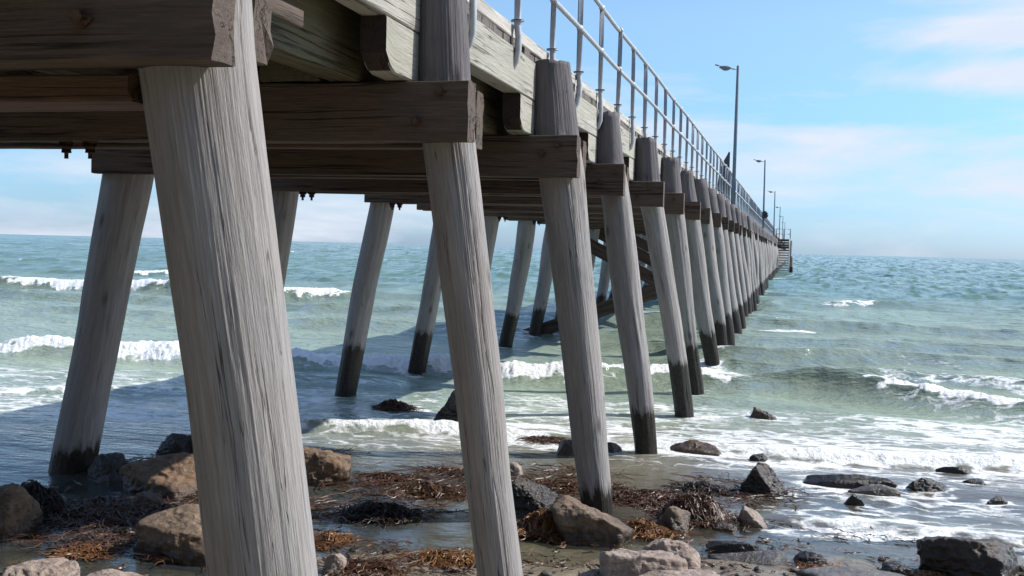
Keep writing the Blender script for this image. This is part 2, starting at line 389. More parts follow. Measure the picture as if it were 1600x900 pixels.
for k in range(0, NB):
    y = BY(k); rnd = random.Random(k * 13 + 5)
    near = k in (1, 2, 3); mid = k < 8
    for side in (0, 1):
        D = (PR, PL)[side]
        if k in D: keys = [(x, y, z, r) for x, z, r in D[k]]
        elif side == 0:
            j = lambda s: rnd.uniform(-s, s)
            b = rnd.uniform(.118, .135); kn = rnd.uniform(.6, 1.4)
            rk = .44 * min(max((y - 34) / 75, 0), 1)
            keys = [(-1.36 - rk + j(.05), y + j(.06), -1.2, b), (-1.38 - rk + j(.04), y + j(.05), 0, b + .005), (-1.56 - rk * .6 + j(.05) - .05 * kn, y + j(.05), 1.2, .158 + j(.012)),
                    (-1.73 + j(.03), y, 2.1, .165 + j(.01)), (-1.85, y, 2.76, .168 + j(.012)), (-1.94, y, 3.08, .195), (-1.98 + j(.02), y, 3.66 + j(.05), .132 + j(.015))]
        else:
            j = lambda s: rnd.uniform(-s, s)
            keys = [(-6.2 + j(.08), y, -1.2, .145), (-6.08 + j(.1), y, 0, .15), (-5.9 + j(.06), y, 1.2, .165 + j(.015)), (-5.70 + j(.04), y, 2.76, .185 + j(.02)), (-5.6, y, 3.6, .16)]
        mb = MB()
        if k > 46:
            log((far_r, far_l)[side], keys, seg=6, m=8, rough=.004, bend=.05, seed=k)
            continue
        if near and side == 0: log(mb, keys, seg=150, m=300, rough=.0022, bend=(.012 if k == 1 else .035), cracks=(3 if k == 1 else 7), seed=k * 3 + 1, crack_w=.028, crack_d=.012)
        elif mid: log(mb, keys, seg=70, m=64, rough=.009, bend=.075, cracks=8, seed=k * 3 + side, crack_w=.1, crack_d=.014)
        else: log(mb, keys, seg=24, m=20, rough=.010, bend=.12, seed=k * 3 + side)
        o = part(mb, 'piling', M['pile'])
        if k == 1 and side == 0: o['label'] = 'nearest and thickest grey pile with deep vertical grain'
    # crossbeams: one each side of the piles
    for s in (-1, 1):
        yc = y + s * .20
        xr = {1: -1.64, 2: -1.74, 3: -1.70}.get(k, -1.72 + rnd.uniform(-.05, .05)); xl = {3: -6.12, 4: -5.95, 5: -5.84}.get(k, -6.05 + rnd.uniform(-.1, .1))
        if s == 1: xr = {1: -1.73, 2: -1.81, 3: -1.73}.get(k, xr - .02)
        zb, zt = 2.765, 3.095
        if k == 1: zb, zt = (2.715, 3.05) if s < 0 else (2.785, 3.08)
        if k > 46:
            box(far_c, (xl, yc - .07, zb), (xr, yc + .07, zt)); continue
        mb = MB()
        if k <= 4: beam(mb, (xl, yc, (zb + zt) / 2), (xr, yc, (zb + zt) / 2), .14, zt - zb, seg=70, rough=.006, ch=.006, ragged=.03 if k == 1 else .01, seed=k * 2 + s, k=5)
        else: beam(mb, (xl, yc, (zb + zt) / 2), (xr, yc, (zb + zt) / 2), .14, zt - zb, seg=10, rough=.005, ch=.007, seed=k)
        cb = part(mb, 'crossbeam', M['beam'], angle=38)
        cb.data.materials.append(M['paleend'])
        for pg in cb.data.polygons:
            if pg.normal.x > .6: pg.material_index = 1  # right-hand end faces get the paler colour
        if k <= 22 and s < 0:
            spots = {1: [(-2.06, 2.84), (-1.86, 2.98)], 2: [(-1.90, 3.035), (-2.03, 2.87)], 3: [(-1.86, 3.02), (-1.98, 2.95)]}.get(k, [(-1.86, 3.0), (-2.02, 2.90)])
            for bx, bz in spots:
                m2 = MB()
                tube(m2, [(bx, yc - .066, bz), (bx, yc - .085, bz)], .034, 4); tube(m2, [(bx, yc - .08, bz), (bx, yc - .115, bz)], .022, 6)
                for q in m2.v: q -= JO
                b_ = m2.build('bolt', M['rust'], cb, angle=30)
        if 2 <= k <= 8 and s < 0:
            for bx in ((-4.30, -4.135) if k == 2 else (-5.45, -5.34)):
                m2 = MB()
                tube(m2, [(bx, yc, zb + .01), (bx, yc, zb - .03)], .045, 8); tube(m2, [(bx, yc, zb - .028), (bx, yc, zb - .065)], .032, 6); tube(m2, [(bx, yc, zb - .06), (bx, yc, zb - .10)], .014, 6)
                for q in m2.v: q -= JO
                m2.build('bolt', M['rust'], cb, angle=30)
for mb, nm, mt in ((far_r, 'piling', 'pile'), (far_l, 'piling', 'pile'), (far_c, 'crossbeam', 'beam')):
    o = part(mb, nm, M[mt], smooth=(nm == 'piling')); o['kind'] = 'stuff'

Y0, Y1 = -1.2, BY(NB - 1) + 0.6
def long_beam(mb, x, w, z0, z1, ya, yb, rough, ch=.012):
    # lengths of timber butted end to end
    y = ya; i = 0
    while y < yb:
        L = min(BS * 2 if i else BY(2) - ya, yb - y)
        beam(mb, (x, y + .004, (z0 + z1) / 2), (x, y + L - .004, (z0 + z1) / 2), w, z1 - z0, seg=max(4, int(L / (.12 if y < 20 else .7))), rough=rough, ch=ch, seed=i, k=4 if y < 20 else 1)
        y += L; i += 1
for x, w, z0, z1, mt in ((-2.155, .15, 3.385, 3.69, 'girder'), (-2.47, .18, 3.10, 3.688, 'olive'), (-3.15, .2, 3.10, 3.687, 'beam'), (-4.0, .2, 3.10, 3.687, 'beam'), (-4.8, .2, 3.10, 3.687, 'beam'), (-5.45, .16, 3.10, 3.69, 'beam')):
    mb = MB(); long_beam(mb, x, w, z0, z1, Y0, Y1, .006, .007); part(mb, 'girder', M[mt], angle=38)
for k in range(0, 42):
    mb = MB(); y = BY(k); n = 11
    ys = np.linspace(y - .62, y + .60, 25); e = np.minimum(ys - ys[0], ys[-1] - ys); zb = 3.10 + .09 * (1 - np.clip(e / .16, 0, 1)) ** 2
    rings = []; gr = []
    for yy, z in zip(ys, zb):
        p = rrect(.145, 3.383 - z, .01, 3); rings.append(np.stack([-2.158 + p[:, 0], np.full(len(p), yy), (3.383 + z) / 2 + p[:, 1]], -1)); gr.append(np.stack([p[:, 0] + k, p[:, 1], np.full(len(p), yy)], -1))
    loft(mb, np.array(rings)[:, ::-1], np.array(gr)[:, ::-1]); o = part(mb, 'corbel', M['girder'], angle=40)
    o.data.materials.append(M['shadedend'])
    for pg in o.data.polygons:
        if pg.normal.y < -.5 or pg.normal.y > .5: pg.material_index = 1
mb = MB(); beam(mb, (-2.80, BY(2) - .28, 3.235), (-2.80, BY(2) + .25, 3.235), .36, .27, seg=6, rough=.01); part(mb, 'packing_block', M['olive'], angle=38)
mb = MB(); beam(mb, (-5.2, BY(1) - .01, 2.66), (-2.0, BY(1) - .01, 2.66), .24, .085, seg=30, rough=.006, ch=.006, ragged=.03); part(mb, 'packing_plank', M['red'], 'brown plank under the nearest crossbeam', angle=38)
mb = MB(); beam(mb, (-2.232, BY(1) + .5, 3.22), (-2.232, BY(1) + 1.55, 3.22), .03, .09, seg=8, rough=.004); part(mb, 'batten', M['beam'], 'short brown batten nailed along the girder')
# deck planks and kerb
mb = MB(); y = Y0; i = 0
while y < Y1:
    w = .2 if y < 60 else .6
    dx = RNG.uniform(-.012, .012)
    box(mb, (-5.62, y, 3.692), (-2.105 + dx, y + w - .012, 3.757)); y += w; i += 1
# grain runs along each plank
for q in range(len(mb.g)): mb.g[q] = mb.g[q][:, [1, 2, 0]]
part(mb, 'deck', M['deck'], smooth=False)
for x in (-2.165, -5.52):
    mb = MB(); long_beam(mb, x, .15, 3.76, 3.862, Y0, Y1, .008, .008); part(mb, 'kerb', M['kerb'], angle=38)
# diagonal braces on the bents in the surf
for k in (9, 11, 13, 16):
    y = BY(k)
    for (xa, za, xb, zb_, yo) in ((-6.5, -.05, -1.95, 1.72, .2), (-5.75, 2.72, -1.8, .8, .19)):
        mb = MB(); beam(mb, (xa, y + yo, za), (xb, y + yo, zb_), .10, .32, seg=8, rough=.012, ch=.02, seed=k); part(mb, 'brace', M['beam'], 'dark diagonal brace timber', angle=38)

# ------------------------------------------------------------------ railing
XR = -2.06
rail = empty('railing', (XR, 4.0, 3.7)); RO = np.array([XR, 4.0, 3.7])
tag(rail, 'galvanised two-rail pipe railing along the seaward right edge of the jetty deck', 'railing')
def rpart(mb, name, mat, parent=rail, **kw):
    for q in mb.v: q -= RO
    return mb.build(name, mat, parent, **kw)
PY0, PS = 6.83, 1.2
for z in (4.75, 4.30):
    mb = MB(); ys = np.arange(2.6, Y1, 2.0)
    tube(mb, [(XR + .006 * math.sin(yy * 1.3), yy, z + .008 * math.sin(yy * .9)) for yy in ys], .023, 10); rpart(mb, 'rail', M['galv'])
def post_mb(kind):
    mb = MB()
    if kind == 0:   # foot cranked in under the kerb and bolted to the girder
        pts = [(0, 0, 4.755), (0, 0, 3.95), (.0, 0, 3.86), (.012, 0, 3.76), (.008, 0, 3.66), (-.012, 0, 3.58), (-.045, 0, 3.53), (-.06, 0, 3.51)]
    else:
        pts = [(0, 0, 4.755), (0, 0, 3.95), (.004, 0, 3.86), (.012, 0, 3.70), (.012, 0, 3.56), (-.015, 0, 3.49), (-.055, 0, 3.46)]
    tube(mb, np.array(pts) + np.array([XR, 0, 0]), .024 if kind else .026, 10)
    tube(mb, np.array([(-.03, -.035, 3.80), (-.035, -.035, 3.5)]) + np.array([XR, 0, 0]), .006, 6)
    for z in (4.75, 4.30): ball(mb, (XR, 0, z), .034, 6, 8, (1, 1, 1.05))
    return mb
def collar_mb():
    mb = MB(); tube(mb, [(XR, 0, 3.880), (XR, 0, 3.889)], .052, 10); return mb
protos = []
for kd in (0, 1):
    m_ = post_mb(kd)
    for q in m_.v: q -= np.array([XR, 0, 3.7])
    c_ = collar_mb()
    for q in c_.v: q -= np.array([XR, 0, 3.7])
    protos.append((m_.mesh('post', M['galv']), c_.mesh('collar', M['galv'], angle=40)))
npost = 0; far_p = MB(); y = PY0 - 2 * PS; i = 0
while y < Y1:
    if npost < 96:
        me, cme = protos[0 if i % 2 else 1]
        o = link('post', me, rail); o.location = (0, y - RO[1], 0); o.rotation_euler = (random.uniform(-.012, .012), random.uniform(-.012, .012), random.uniform(-.3, .3))
        if i < 34:
            c = link('collar', cme, o)
        npost += 1
    else:
        tube(far_p, [(XR, y, 3.5), (XR, y, 4.755)], .024, 5)
    y += PS; i += 1
o = rpart(far_p, 'post', M['galv']); o['kind'] = 'stuff'

# ------------------------------------------------------------------ lamps
LL = ['tall grey lamp post nearest the beach, single arm over the jetty', 'second lamp post along the jetty with a dark round buoy at rail height',
      'third lamp post out, just left of the landing stairs rail', 'slim distant lamp post, fourth out along the jetty',
      'tiny far lamp post, fifth out, above the stair landing', 'tiniest farthest lamp post at the sea end of the jetty']
XLP = -1.96
def lamp_meshes():
    a = MB(); tube(a, [(0, 0, 3.45), (0, 0, 4.6), (0, 0, 8.06), (0, 0, 8.08)], [.062, .058, .046, .03], 14)
    for z in (3.53, 3.63): tube(a, [(0, 0, z), (0, 0, z + .03)], .072, 12)
    box(a, (-.115, -.05, 3.5), (-.055, .05, 3.7))
    b = MB(); tube(b, [(0, 0, 7.94), (-.12, 0, 7.965), (-.24, 0, 7.99)], .018, 8)
    c = MB()
    ball(c, (-.40, 0, 8.02), .17, 8, 14, (1.15, .62, .33)); tube(c, [(-.50, 0, 8.045), (-.62, 0, 8.085), (-.72, 0, 8.105)], [.045, .028, .018], 10)
    tube(c, [(-.20, 0, 7.983), (-.30, 0, 8.01)], [.03, .045], 10)
    d = MB(); ball(d, (-.38, 0, 7.985), .125, 8, 12, (1.1, .65, .55))
    return [m_.mesh(n_, M[t_]) for m_, n_, t_ in ((a, 'pole', 'lamp'), (b, 'arm', 'lamp'), (c, 'lamp_head', 'lamp'), (d, 'lamp_bowl', 'bowl'))]
lm = lamp_meshes()
for i in range(6):
    e = empty('street_lamp', (XLP, 35.6 + 36.1 * i, 0)); tag(e, LL[i], 'street lamp', 'lamp posts along the jetty')
    pole = link('pole', lm[0], e); arm = link('arm', lm[1], e); hd = link('lamp_head', lm[2], arm); bw = link('lamp_bowl', lm[3], hd)
    e.rotation_euler = (random.uniform(-.006, .006), random.uniform(-.006, .006), random.uniform(-.08, .08))

# dark bundle tied at the second lamp post
e = empty('lifebuoy', (XLP, 71.55, 4.62)); tag(e, 'dark rounded lifebuoy fixed at rail height to the second lamp post', 'lifebuoy')
mb = MB(); pts = [(.06 + .13 * math.cos(t), 0, -.02 + .15 * math.sin(t)) for t in np.linspace(0, 2 * math.pi, 25)]
tube(mb, pts, .10, 10, closed_ends=False); mb.build('ring', M['buoy'], e)
mb = MB(); tube(mb, [(-.22, .03, .12), (.0, .03, .20), (.14, .03, .02), (.05, .03, -.18)], .035, 8); mb.build('strap', M['buoy'], e)
mb = MB(); box(mb, (-.14, .04, -.10), (.18, .15, .12)); mb.build('bracket', M['lamp'], e, smooth=False)

# fin shaped panel behind the rail
mb = MB()
out = [(-.42, 3.62), (.0, 3.62), (.0, 5.33), (-.04, 5.35), (-.10, 5.22), (-.19, 5.06), (-.29, 4.80), (-.34, 4.55), (-.37, 4.3), (-.39, 4.0)]
n = len(out); v = [(x, -.03, z) for x, z in out] + [(x, .03, z) for x, z in out]
mb.add(v, [tuple(range(n))[::-1], tuple(range(n, 2 * n))] + [(i, (i + 1) % n, n + (i + 1) % n, n + i) for i in range(n)])
for q in mb.v: q -= np.array([0, 0, 3.75]); 
o = mb.build('windbreak_panel', M['fin'], smooth=False); o.location = (-2.14, 36.6, 3.86)
tag(o, 'tall dark fin-shaped panel rising to a point behind the railing by the nearest lamp post', 'panel')

# ------------------------------------------------------------------ landing stairs at the far end of the view
ST = np.array([-1.25, 121.0, 0.0])
st = empty('landing_stairs', tuple(ST)); tag(st, 'grey timber boat landing stairs climbing from the water to the jetty deck', 'stairs')
def spart(mb, name, mat, parent=st, **kw): return mb.build(name, mat, parent, **kw)
for x in (-.62, .70):
    mb = MB(); beam(mb, (x, .0, -.2), (x, 3.4, 3.72), .12, .34, seg=4, rough=.004); spart(mb, 'stringer', M['kerb'])
for i in range(14):
    t = i / 13; mb = MB(); beam(mb, (-.6, .15 + 3.1 * t, .08 + 3.5 * t), (.68, .15 + 3.1 * t, (.08 + 3.5 * t)), .28, .15, seg=3, rough=.003, ch=.006)
    spart(mb, 'tread', M['kerb'] if i < 9 else M['beam'], angle=38)
mb = MB()
for i in range(9): box(mb, (-.75, 3.4 + .2 * i, 3.66), (.78, 3.59 + .2 * i, 3.74))
spart(mb, 'landing', M['deck'], smooth=False)
for q in range(4):
    mb = MB(); beam(mb, (-.66, 3.34, 3.58 - .24 * q), (.72, 3.34, 3.58 - .24 * q), .06, .17, seg=3, rough=.004); spart(mb, 'fascia_board', M['beam'], angle=38)
mb = MB()
for x in (-.72, .05, .75): tube(mb, [(x, 3.45, 3.7), (x, 3.45, 4.85)], .045, 8)
tube(mb, [(.75, 5.1, 3.7), (.75, 5.1, 4.85)], .03, 8)
for z in (4.3, 4.85): tube(mb, [(-.72, 3.45, z), (.75, 3.45, z), (.751, 5.1, z)], .04, 8)
spart(mb, 'handrail', M['lamp'])
for x, y in ((-.78, .1), (.82, 3.3), (.86, 5.2), (-.70, 5.2)):
    mb = MB(); log(mb, [(x, y, -1.5, .12), (x, y, 3.6, .12)], seg=8, m=12, rough=.006); spart(mb, 'post', M['pile'])
mb = MB(); log(mb, [(0, 0, -2.0, .19), (.0, 0, 1.9, .19)], seg=12, m=16, rough=.01)
o = mb.build('fender_pile', M['pile']); o.location = (-.30, 124.2, 0); tag(o, 'short dark round fender pile standing in the sea right of the landing stairs', 'pile')

# ------------------------------------------------------------------ shore and sea bed
SHX = np.array([-60, -12, -8, -4.9, -4.2, -3.7, -3.3, -2.4, -1.6, -.5, .4, 1.2, 3, 8, 60], float)
SHY = np.array([2, 5.0, 5.3, 5.55, 5.75, 5.95, 6.8, 7.3, 7.25, 7.75, 8.0, 8.05, 8.2, 8.6, 12], float)
def ground_h(X, Y):
    ys = np.interp(X, SHX, SHY) + (noise(X * 1.7, 3.3, .5, 4) - .5) * .35
    d = Y - ys
    h = np.where(d < 0, -d * .075 + .0, -d * .05)
    h = np.where(d < -6, .45 + (-d - 6) * .10, h)
    h = np.maximum(h, np.where(d > 0, -2.6 - .004 * np.maximum(d, 0), -9)); h = np.maximum(h, -9)
    h = np.where(Y < -7, h + np.minimum((-7 - Y) * .95, 15.0), h)  # unseen bluff behind the camera, added to block sky light
    h = np.minimum(h, 19.0)
    w = np.exp(-np.abs(d) / 9)
    h = h + w * ((fbm(X * 1.3, Y * 1.3, .5, 21, 4) - .5) * .085 + (fbm(X * 6, Y * 6, .5, 25, 3) - .5) * .02 * (np.abs(d) < 12))
    return h
def nonuni(edges):
    o = []
    for a, b, n in edges: o.append(np.linspace(a, b, n, endpoint=False))
    o.append([edges[-1][1]]); return np.concatenate(o)
def grid_mesh(name, X, Y, Z, mat, attrs=None):
    n, m = X.shape
    me = bpy.data.meshes.new(name)
    co = np.stack([X, Y, Z], -1).astype(np.float32).reshape(-1, 3)
    i = np.arange(n - 1)[:, None] * m + np.arange(m - 1)[None]
    q = np.stack([i, i + 1, i + m + 1, i + m], -1).reshape(-1, 4).astype(np.int32)
    me.vertices.add(len(co)); me.vertices.foreach_set('co', co.ravel())
    me.loops.add(q.size); me.loops.foreach_set('vertex_index', q.ravel())
    me.polygons.add(len(q)); me.polygons.foreach_set('loop_start', np.arange(len(q), dtype=np.int32) * 4)
    me.polygons.foreach_set('use_smooth', np.ones(len(q), bool))
    for nm, arr in (attrs or {}).items():
        if arr.ndim == 2:
            a = me.attributes.new(nm, 'FLOAT', 'POINT'); a.data.foreach_set('value', arr.astype(np.float32).ravel())
        else:
            a = me.attributes.new(nm, 'FLOAT_COLOR', 'POINT'); c = np.concatenate([arr, np.ones(arr.shape[:2] + (1,))], -1); a.data.foreach_set('color', c.astype(np.float32).ravel())
    me.materials.append(mat); me.update(calc_edges=True); me.validate()
    return link(name, me)

# sand
m, nt = new_mat('wet_beach_sand'); N = NT(nt)
pos = N.n('ShaderNodeNewGeometry').outputs['Position']; sp = N.n('ShaderNodeSeparateXYZ'); N.L(pos, sp.inputs[0])
grain = N.noise(pos, 160, 3, .7); mott = N.noise(pos, 5.5, 6, .62); mid = N.noise(pos, 26, 4, .6)
c = N.ramp(mott, [(0.32, (0.20, 0.165, 0.115)), (0.68, (0.36, 0.315, 0.235))])
c = N.mix(N.math('MULTIPLY', N.ramp(mid, [(0.54, 0.0), (0.66, 1.0)]), 0.65), c, (0.085, 0.055, 0.035))
c = N.mix(N.math('MULTIPLY', grain, 0.35), c, (0.10, 0.08, 0.06), 'MIX')
wet = N.ramp(N.math('ADD', sp.outputs[2], N.math('MULTIPLY', N.math('SUBTRACT', mott, .5), .12)), [(0.02, 1.0), (0.16, 0.0)])
c = N.mix(wet, c, N.mix(1.0, c, (0.78, 0.75, 0.72), 'MULTIPLY'))
bluff_scrub = N.ramp(N.math('ADD', N.math('MULTIPLY', sp.outputs[2], .1), N.math('MULTIPLY', mott, .3)), [(0.33, 0.0), (0.42, 1.0)])  # dark scrub colour of the added bluff, keeps its bounce light low
c = N.mix(bluff_scrub, c, N.ramp(mid, [(.35, (.025, .032, .014)), (.65, (.075, .085, .04))]))
hh = N.math('ADD', N.math('MULTIPLY', grain, .25), mid)
p = N.n('ShaderNodeBsdfPrincipled', inp={'Base Color': c, 'Roughness': N.math('SUBTRACT', .85, N.math('MULTIPLY', wet, .6)), 'Specular IOR Level': .4, 'Normal': N.bump(hh, .45, .02)})
N.out(p.outputs[0]); M['sand'] = m
gx = nonuni([(-7000, -200, 14), (-200, -16, 40), (-16, -7, 60), (-7, 3.2, 400), (3.2, 10, 60), (10, 200, 40), (200, 7000, 14)])
gy = nonuni([(-7000, -200, 12), (-200, -5, 40), (-5, 5, 60), (5, 11, 300), (11, 22, 110), (22, 200, 50), (200, 7000, 14)])
GX, GY = np.meshgrid(gx, gy)
tag(grid_mesh('beach', GX, GY, ground_h(GX, GY), M['sand']), kind='structure')

# ------------------------------------------------------------------ sea
def env(X, pts): 
    a = np.array(pts, float); return np.interp(X, a[:, 0], a[:, 1])
# breaking and running waves: crest line, height along it, foam along it, front width, back width
WAVES = [
 dict(c=[(-17,17.0),(-12.4,17.6),(-8.4,17.7),(-5.8,18.3),(-3.6,17.8),(-1.8,18.5),(-.3,18.4),(.66,18.1),(1.5,17.6),(2.3,17.05),(3.1,16.55),(6,15.2)],
      a=[(-18,.02),(-14.6,.06),(-13.6,.26),(-9,.28),(-7.4,.25),(-3.6,.27),(-1.6,.25),(-.6,.18),(.0,.33),(.8,.37),(1.4,.31),(2.4,.24),(4,.2),(8,.2)],
      f=[(-15,0),(-13.9,1),(-8,1),(-6.5,1),(-3.4,1),(-2.2,.95),(-1.2,.7),(-.6,.5),(-.1,.3),(.5,.4),(1.0,.55),(1.35,.8),(1.7,1),(3.4,1),(6,.9)], lo=[(-16,-.6),(-8,-.7),(-6,-1.0),(-2,-.9),(-1,-.6),(.3,-.0),(1.2,-.15),(6,-.45)], wf=.52, wb=1.2),
 dict(c=[(-60,39),(-31,38),(-25,38.3),(-19.5,37.5),(-17,39),(-8,42)], a=[(-60,.36),(-18,.40),(-15,.2),(-10,.05),(-6,0)], f=[(-60,.8),(-34,.9),(-32,.55),(-29,1),(-25,.8),(-19,1),(-17,.9),(-15.5,.3),(-14,0)], lo=[(-99,-.75),(99,-.75)], wf=.6, wb=1.6),
 dict(c=[(-60,56),(-36,53.4),(-33,55)], a=[(-60,.1),(-40,.12),(-33,.3),(-31,0)], f=[(-38,0),(-36.3,.9),(-33.3,.9),(-32,0)], wf=.6, wb=1.8),
 dict(c=[(-6.3,11.9),(-5.6,11.96),(-4.95,12.15),(-3.5,12.45),(-2.5,12.5)], a=[(-6.4,0),(-5.7,.12),(-4.2,.13),(-3.2,.05),(-2.6,0)], f=[(-6.2,0),(-5.7,.7),(-4,.8),(-3,.6),(-2.5,.2)], wf=.16, wb=.4),
 dict(c=[(-3,12.6),(-1.3,12.3),(-.2,12.35),(.8,12.3),(1.8,12.55),(2.5,12.6),(5,12.4)], a=[(-3,.01),(-1.4,.05),(-.2,.085),(3,.09),(6,.08)], f=[(-3,.4),(-1.3,.66),(0,.74),(5,.78)], wf=.17, wb=.5),
 dict(c=[(.2,45),(1.27,45.3),(3.6,47)], a=[(-.5,.05),(.5,.12),(1.5,.2),(3.6,.18),(5,.1),(8,0)], f=[(.6,0),(1.2,.5),(3.0,.62),(4,0)], wf=.6, wb=1.6),
 dict(c=[(-12,12.5),(-10.5,12.9),(-9.8,13.8),(-8.4,14.2)], a=[(-12,.04),(-8.6,.06),(-8,0)], f=[(-12,.7),(-8.6,.6),(-8,0)], wf=.2, wb=.5),
 dict(c=[(-9.2,15.7),(-7.5,16.2),(-5.9,16.4)], a=[(-9.6,0),(-8.8,.12),(-6.4,.12),(-5.6,0)], f=[(-9,0),(-6,0)], wf=.35, wb=.8),
 dict(c=[(-4.5,23.9),(-3.2,23.7),(-.5,22.9),(2.1,24.3),(6,24)], a=[(-5,0),(-3.5,.18),(0,.24),(3,.2),(8,.15)], f=[(-4,0),(-.6,0),(.2,.3),(1.2,.25),(2,0),(3,.3),(6,.2)], wf=.6, wb=1.2),
 dict(c=[(-3.5,21.2),(0,20.4),(3,20.3),(6,19)], a=[(-3.5,.05),(-1,.2),(1.5,.2),(6,.12)], f=[(-2,0),(1,.0),(1.6,.5),(5,.6)], wf=.45, wb=.9),
 dict(c=[(-20,27),(-10,26.4),(-2,27.5),(8,27)], a=[(-20,.14),(-8,.18),(-2,.14),(2,.18),(10,.14)], f=[(-20,0),(10,0)], wf=.7, wb=1.2),
 dict(c=[(-30,33),(-10,32),(0,33.5),(10,33)], a=[(-30,.16),(-10,.2),(0,.22),(10,.16)], f=[(-30,0),(2,0),(4,.25),(6,0)], wf=.8, wb=1.4),
 dict(c=[(-1,9.3),(.0,9.4),(.62,9.32),(1.1,9.2),(1.8,9.15),(4,9.2)], a=[(-1,0),(0,.02),(.6,.032),(4,.035)], f=[(-.5,0),(.3,.3),(.8,.52),(4,.55)], wf=.16, wb=.3),
]
az = np.concatenate([np.linspace(172, 141, 60, endpoint=False), np.linspace(141, 132, 70, endpoint=False), np.linspace(132, 76, 1250, endpoint=False), np.linspace(76, 62, 90, endpoint=False), np.linspace(62, 8, 70)])
rr = [5.2]
while rr[-1] < 6800: rr.append(rr[-1] * (1.0052 if rr[-1] < 24 else 1.0062 if rr[-1] < 130 else 1.011 if rr[-1] < 900 else 1.04))
rr = np.array(rr); RR, AA = np.meshgrid(rr, np.radians(az), indexing='ij')
SX = RR * np.cos(AA); SY = RR * np.sin(AA)
dsh = SY - np.interp(SX, SHX, SHY)
step = RR * np.where(RR < 24, .0052, np.where(RR < 130, .0062, np.where(RR < 900, .011, .04)))
def fade(lam): return np.clip((lam / step - 1.3) / 1.6, 0, 1)
h = np.zeros_like(SX)
deep = sstep(4, 14, dsh)
wx = SX + (noise(SX * .15, SY * .15, .3, 60) - .5) * 5; wy = SY + (noise(SX * .2, SY * .2, .7, 61) - .5) * 4
for lam, amp, an, sd_, d0, d1 in ((40.0, .45, 5.0, 66, 150, 300), (17.0, .75, 4.2, 68, 70, 150), (8.0, .46, 2.6, 69, 32, 75), (4.0, .34, 1.4, 70, 17, 42), (2.0, .20, .9, 71, 12, 30), (1.0, .07, .8, 72, 4, 14)):
    wgt = sstep(d0, d1, dsh) * .82 + .18 * sstep(d0 * .35, d1 * .6, dsh)
    q = noise(wx / lam * an, wy / lam + .05 * wx, .5, sd_); q2 = noise(wx / lam * an * 1.1 + 9, wy / lam * 1.05 - .06 * wx, 2.5, sd_ + 20)
    rid = (1 - np.abs(2 * q - 1)) ** 1.6 * .6 + q2 * .6 - .6
    h += amp * rid * wgt * fade(lam * .8)
near = sstep(-.5, 2.5, dsh)
for lam, amp, sd_ in ((.7, .022, 80), (.3, .009, 81), (.16, .003, 82)):
    h += amp * (noise(SX / lam * .55, SY / lam, .5, sd_) * 2 - 1) * near * fade(lam) * (1 - .5 * deep)
foam = np.zeros_like(SX); face = np.zeros_like(SX)
h = h.ravel(); foam = foam.ravel(); face = face.ravel(); FX = SX.ravel(); FY = SY.ravel()
for i, w in enumerate(WAVES):
    c = np.array(w['c'], float)
    gxs = np.linspace(c[0, 0] - 3, c[-1, 0] + 3, 1200); cw = max(3, int(1.6 / (gxs[1] - gxs[0]))) | 1
    gys = np.interp(gxs, c[:, 0], c[:, 1]); gys = np.convolve(np.pad(gys, cw // 2, mode='edge'), np.ones(cw) / cw, 'valid')
    S0 = FY - np.interp(FX, gxs, gys)
    ix = np.nonzero((S0 > -w['wf'] * 12 - 1) & (S0 < w['wf'] * 20 + w['wb'] * 3) & (FX > min(c[0, 0], w['a'][0][0]) - 1) & (FX < max(c[-1, 0], w['a'][-1][0]) + 1))[0]
    X, Y = FX[ix], FY[ix]
    s = S0[ix] - (fbm(X * .9, i * 3.7, .5, 90 + i, 3) - .5) * .5 * (w['wf'] / .4)
    a = env(X, w['a']) * (.72 + .56 * fbm(X * 1.1, 9.1 + i, .5, 120 + i, 3))
    prof = np.where(s < 0, np.exp(-(np.abs(s) / w['wf']) ** 2.2), np.exp(-(np.abs(s) / w['wb']) ** 1.6))
    h[ix] += a * prof - a * .22 * np.exp(-((s + w['wf'] * 2.0) / (w['wf'] * 1.1)) ** 2)
    ff = env(X, w['f'])
    jag = (fbm(X * 3.0, Y * 3.0, .5, 140 + i, 3) - .5) * 1.5 + (noise(X * .8, i * 2.3, .5, 145 + i) - .5) * 1.2
    lo = env(X, w.get('lo', [(-99, -1.1), (99, -1.1)])) - jag * 1.1; hi = .35 + jag * .4
    t = s / w['wf']
    fm = sstep(lo - .35, lo + .25, t) * (1 - sstep(hi, hi + .7, t)) * ff
    fm = fm * (.62 + .62 * fbm(X * 2.6, Y * 5.0, .5, 150 + i, 3))
    foam[ix] = np.maximum(foam[ix], fm)
    trail = np.exp(-np.clip(t, 0, 99) / 5) * (t > 0) + np.exp(-np.clip(-t, 0, 99) / 3.0) * (t <= 0)
    foam[ix] = np.maximum(foam[ix], .47 * np.clip(ff * 1.4 - .25, 0, 1) * trail * (.55 + .9 * fbm(X * .9, Y * .9, .5, 155 + i, 3)))
    face[ix] = np.maximum(face[ix], np.exp(-((t + .7) / .9) ** 2) * np.clip(a / .3, 0, 1))
h = h.reshape(SX.shape); foam = foam.reshape(SX.shape); face = face.reshape(SX.shape)
# churned lumps where the foam is thick
lump = sstep(.45, .85, foam)
h += lump * (.13 * (fbm(SX * 3.2, SY * 3.2, .5, 160, 3) - .45) + .08 * (fbm(SX * 11, SY * 11, .5, 163, 2) - .5)) * np.clip((SY - 8) / 8, .25, 1)
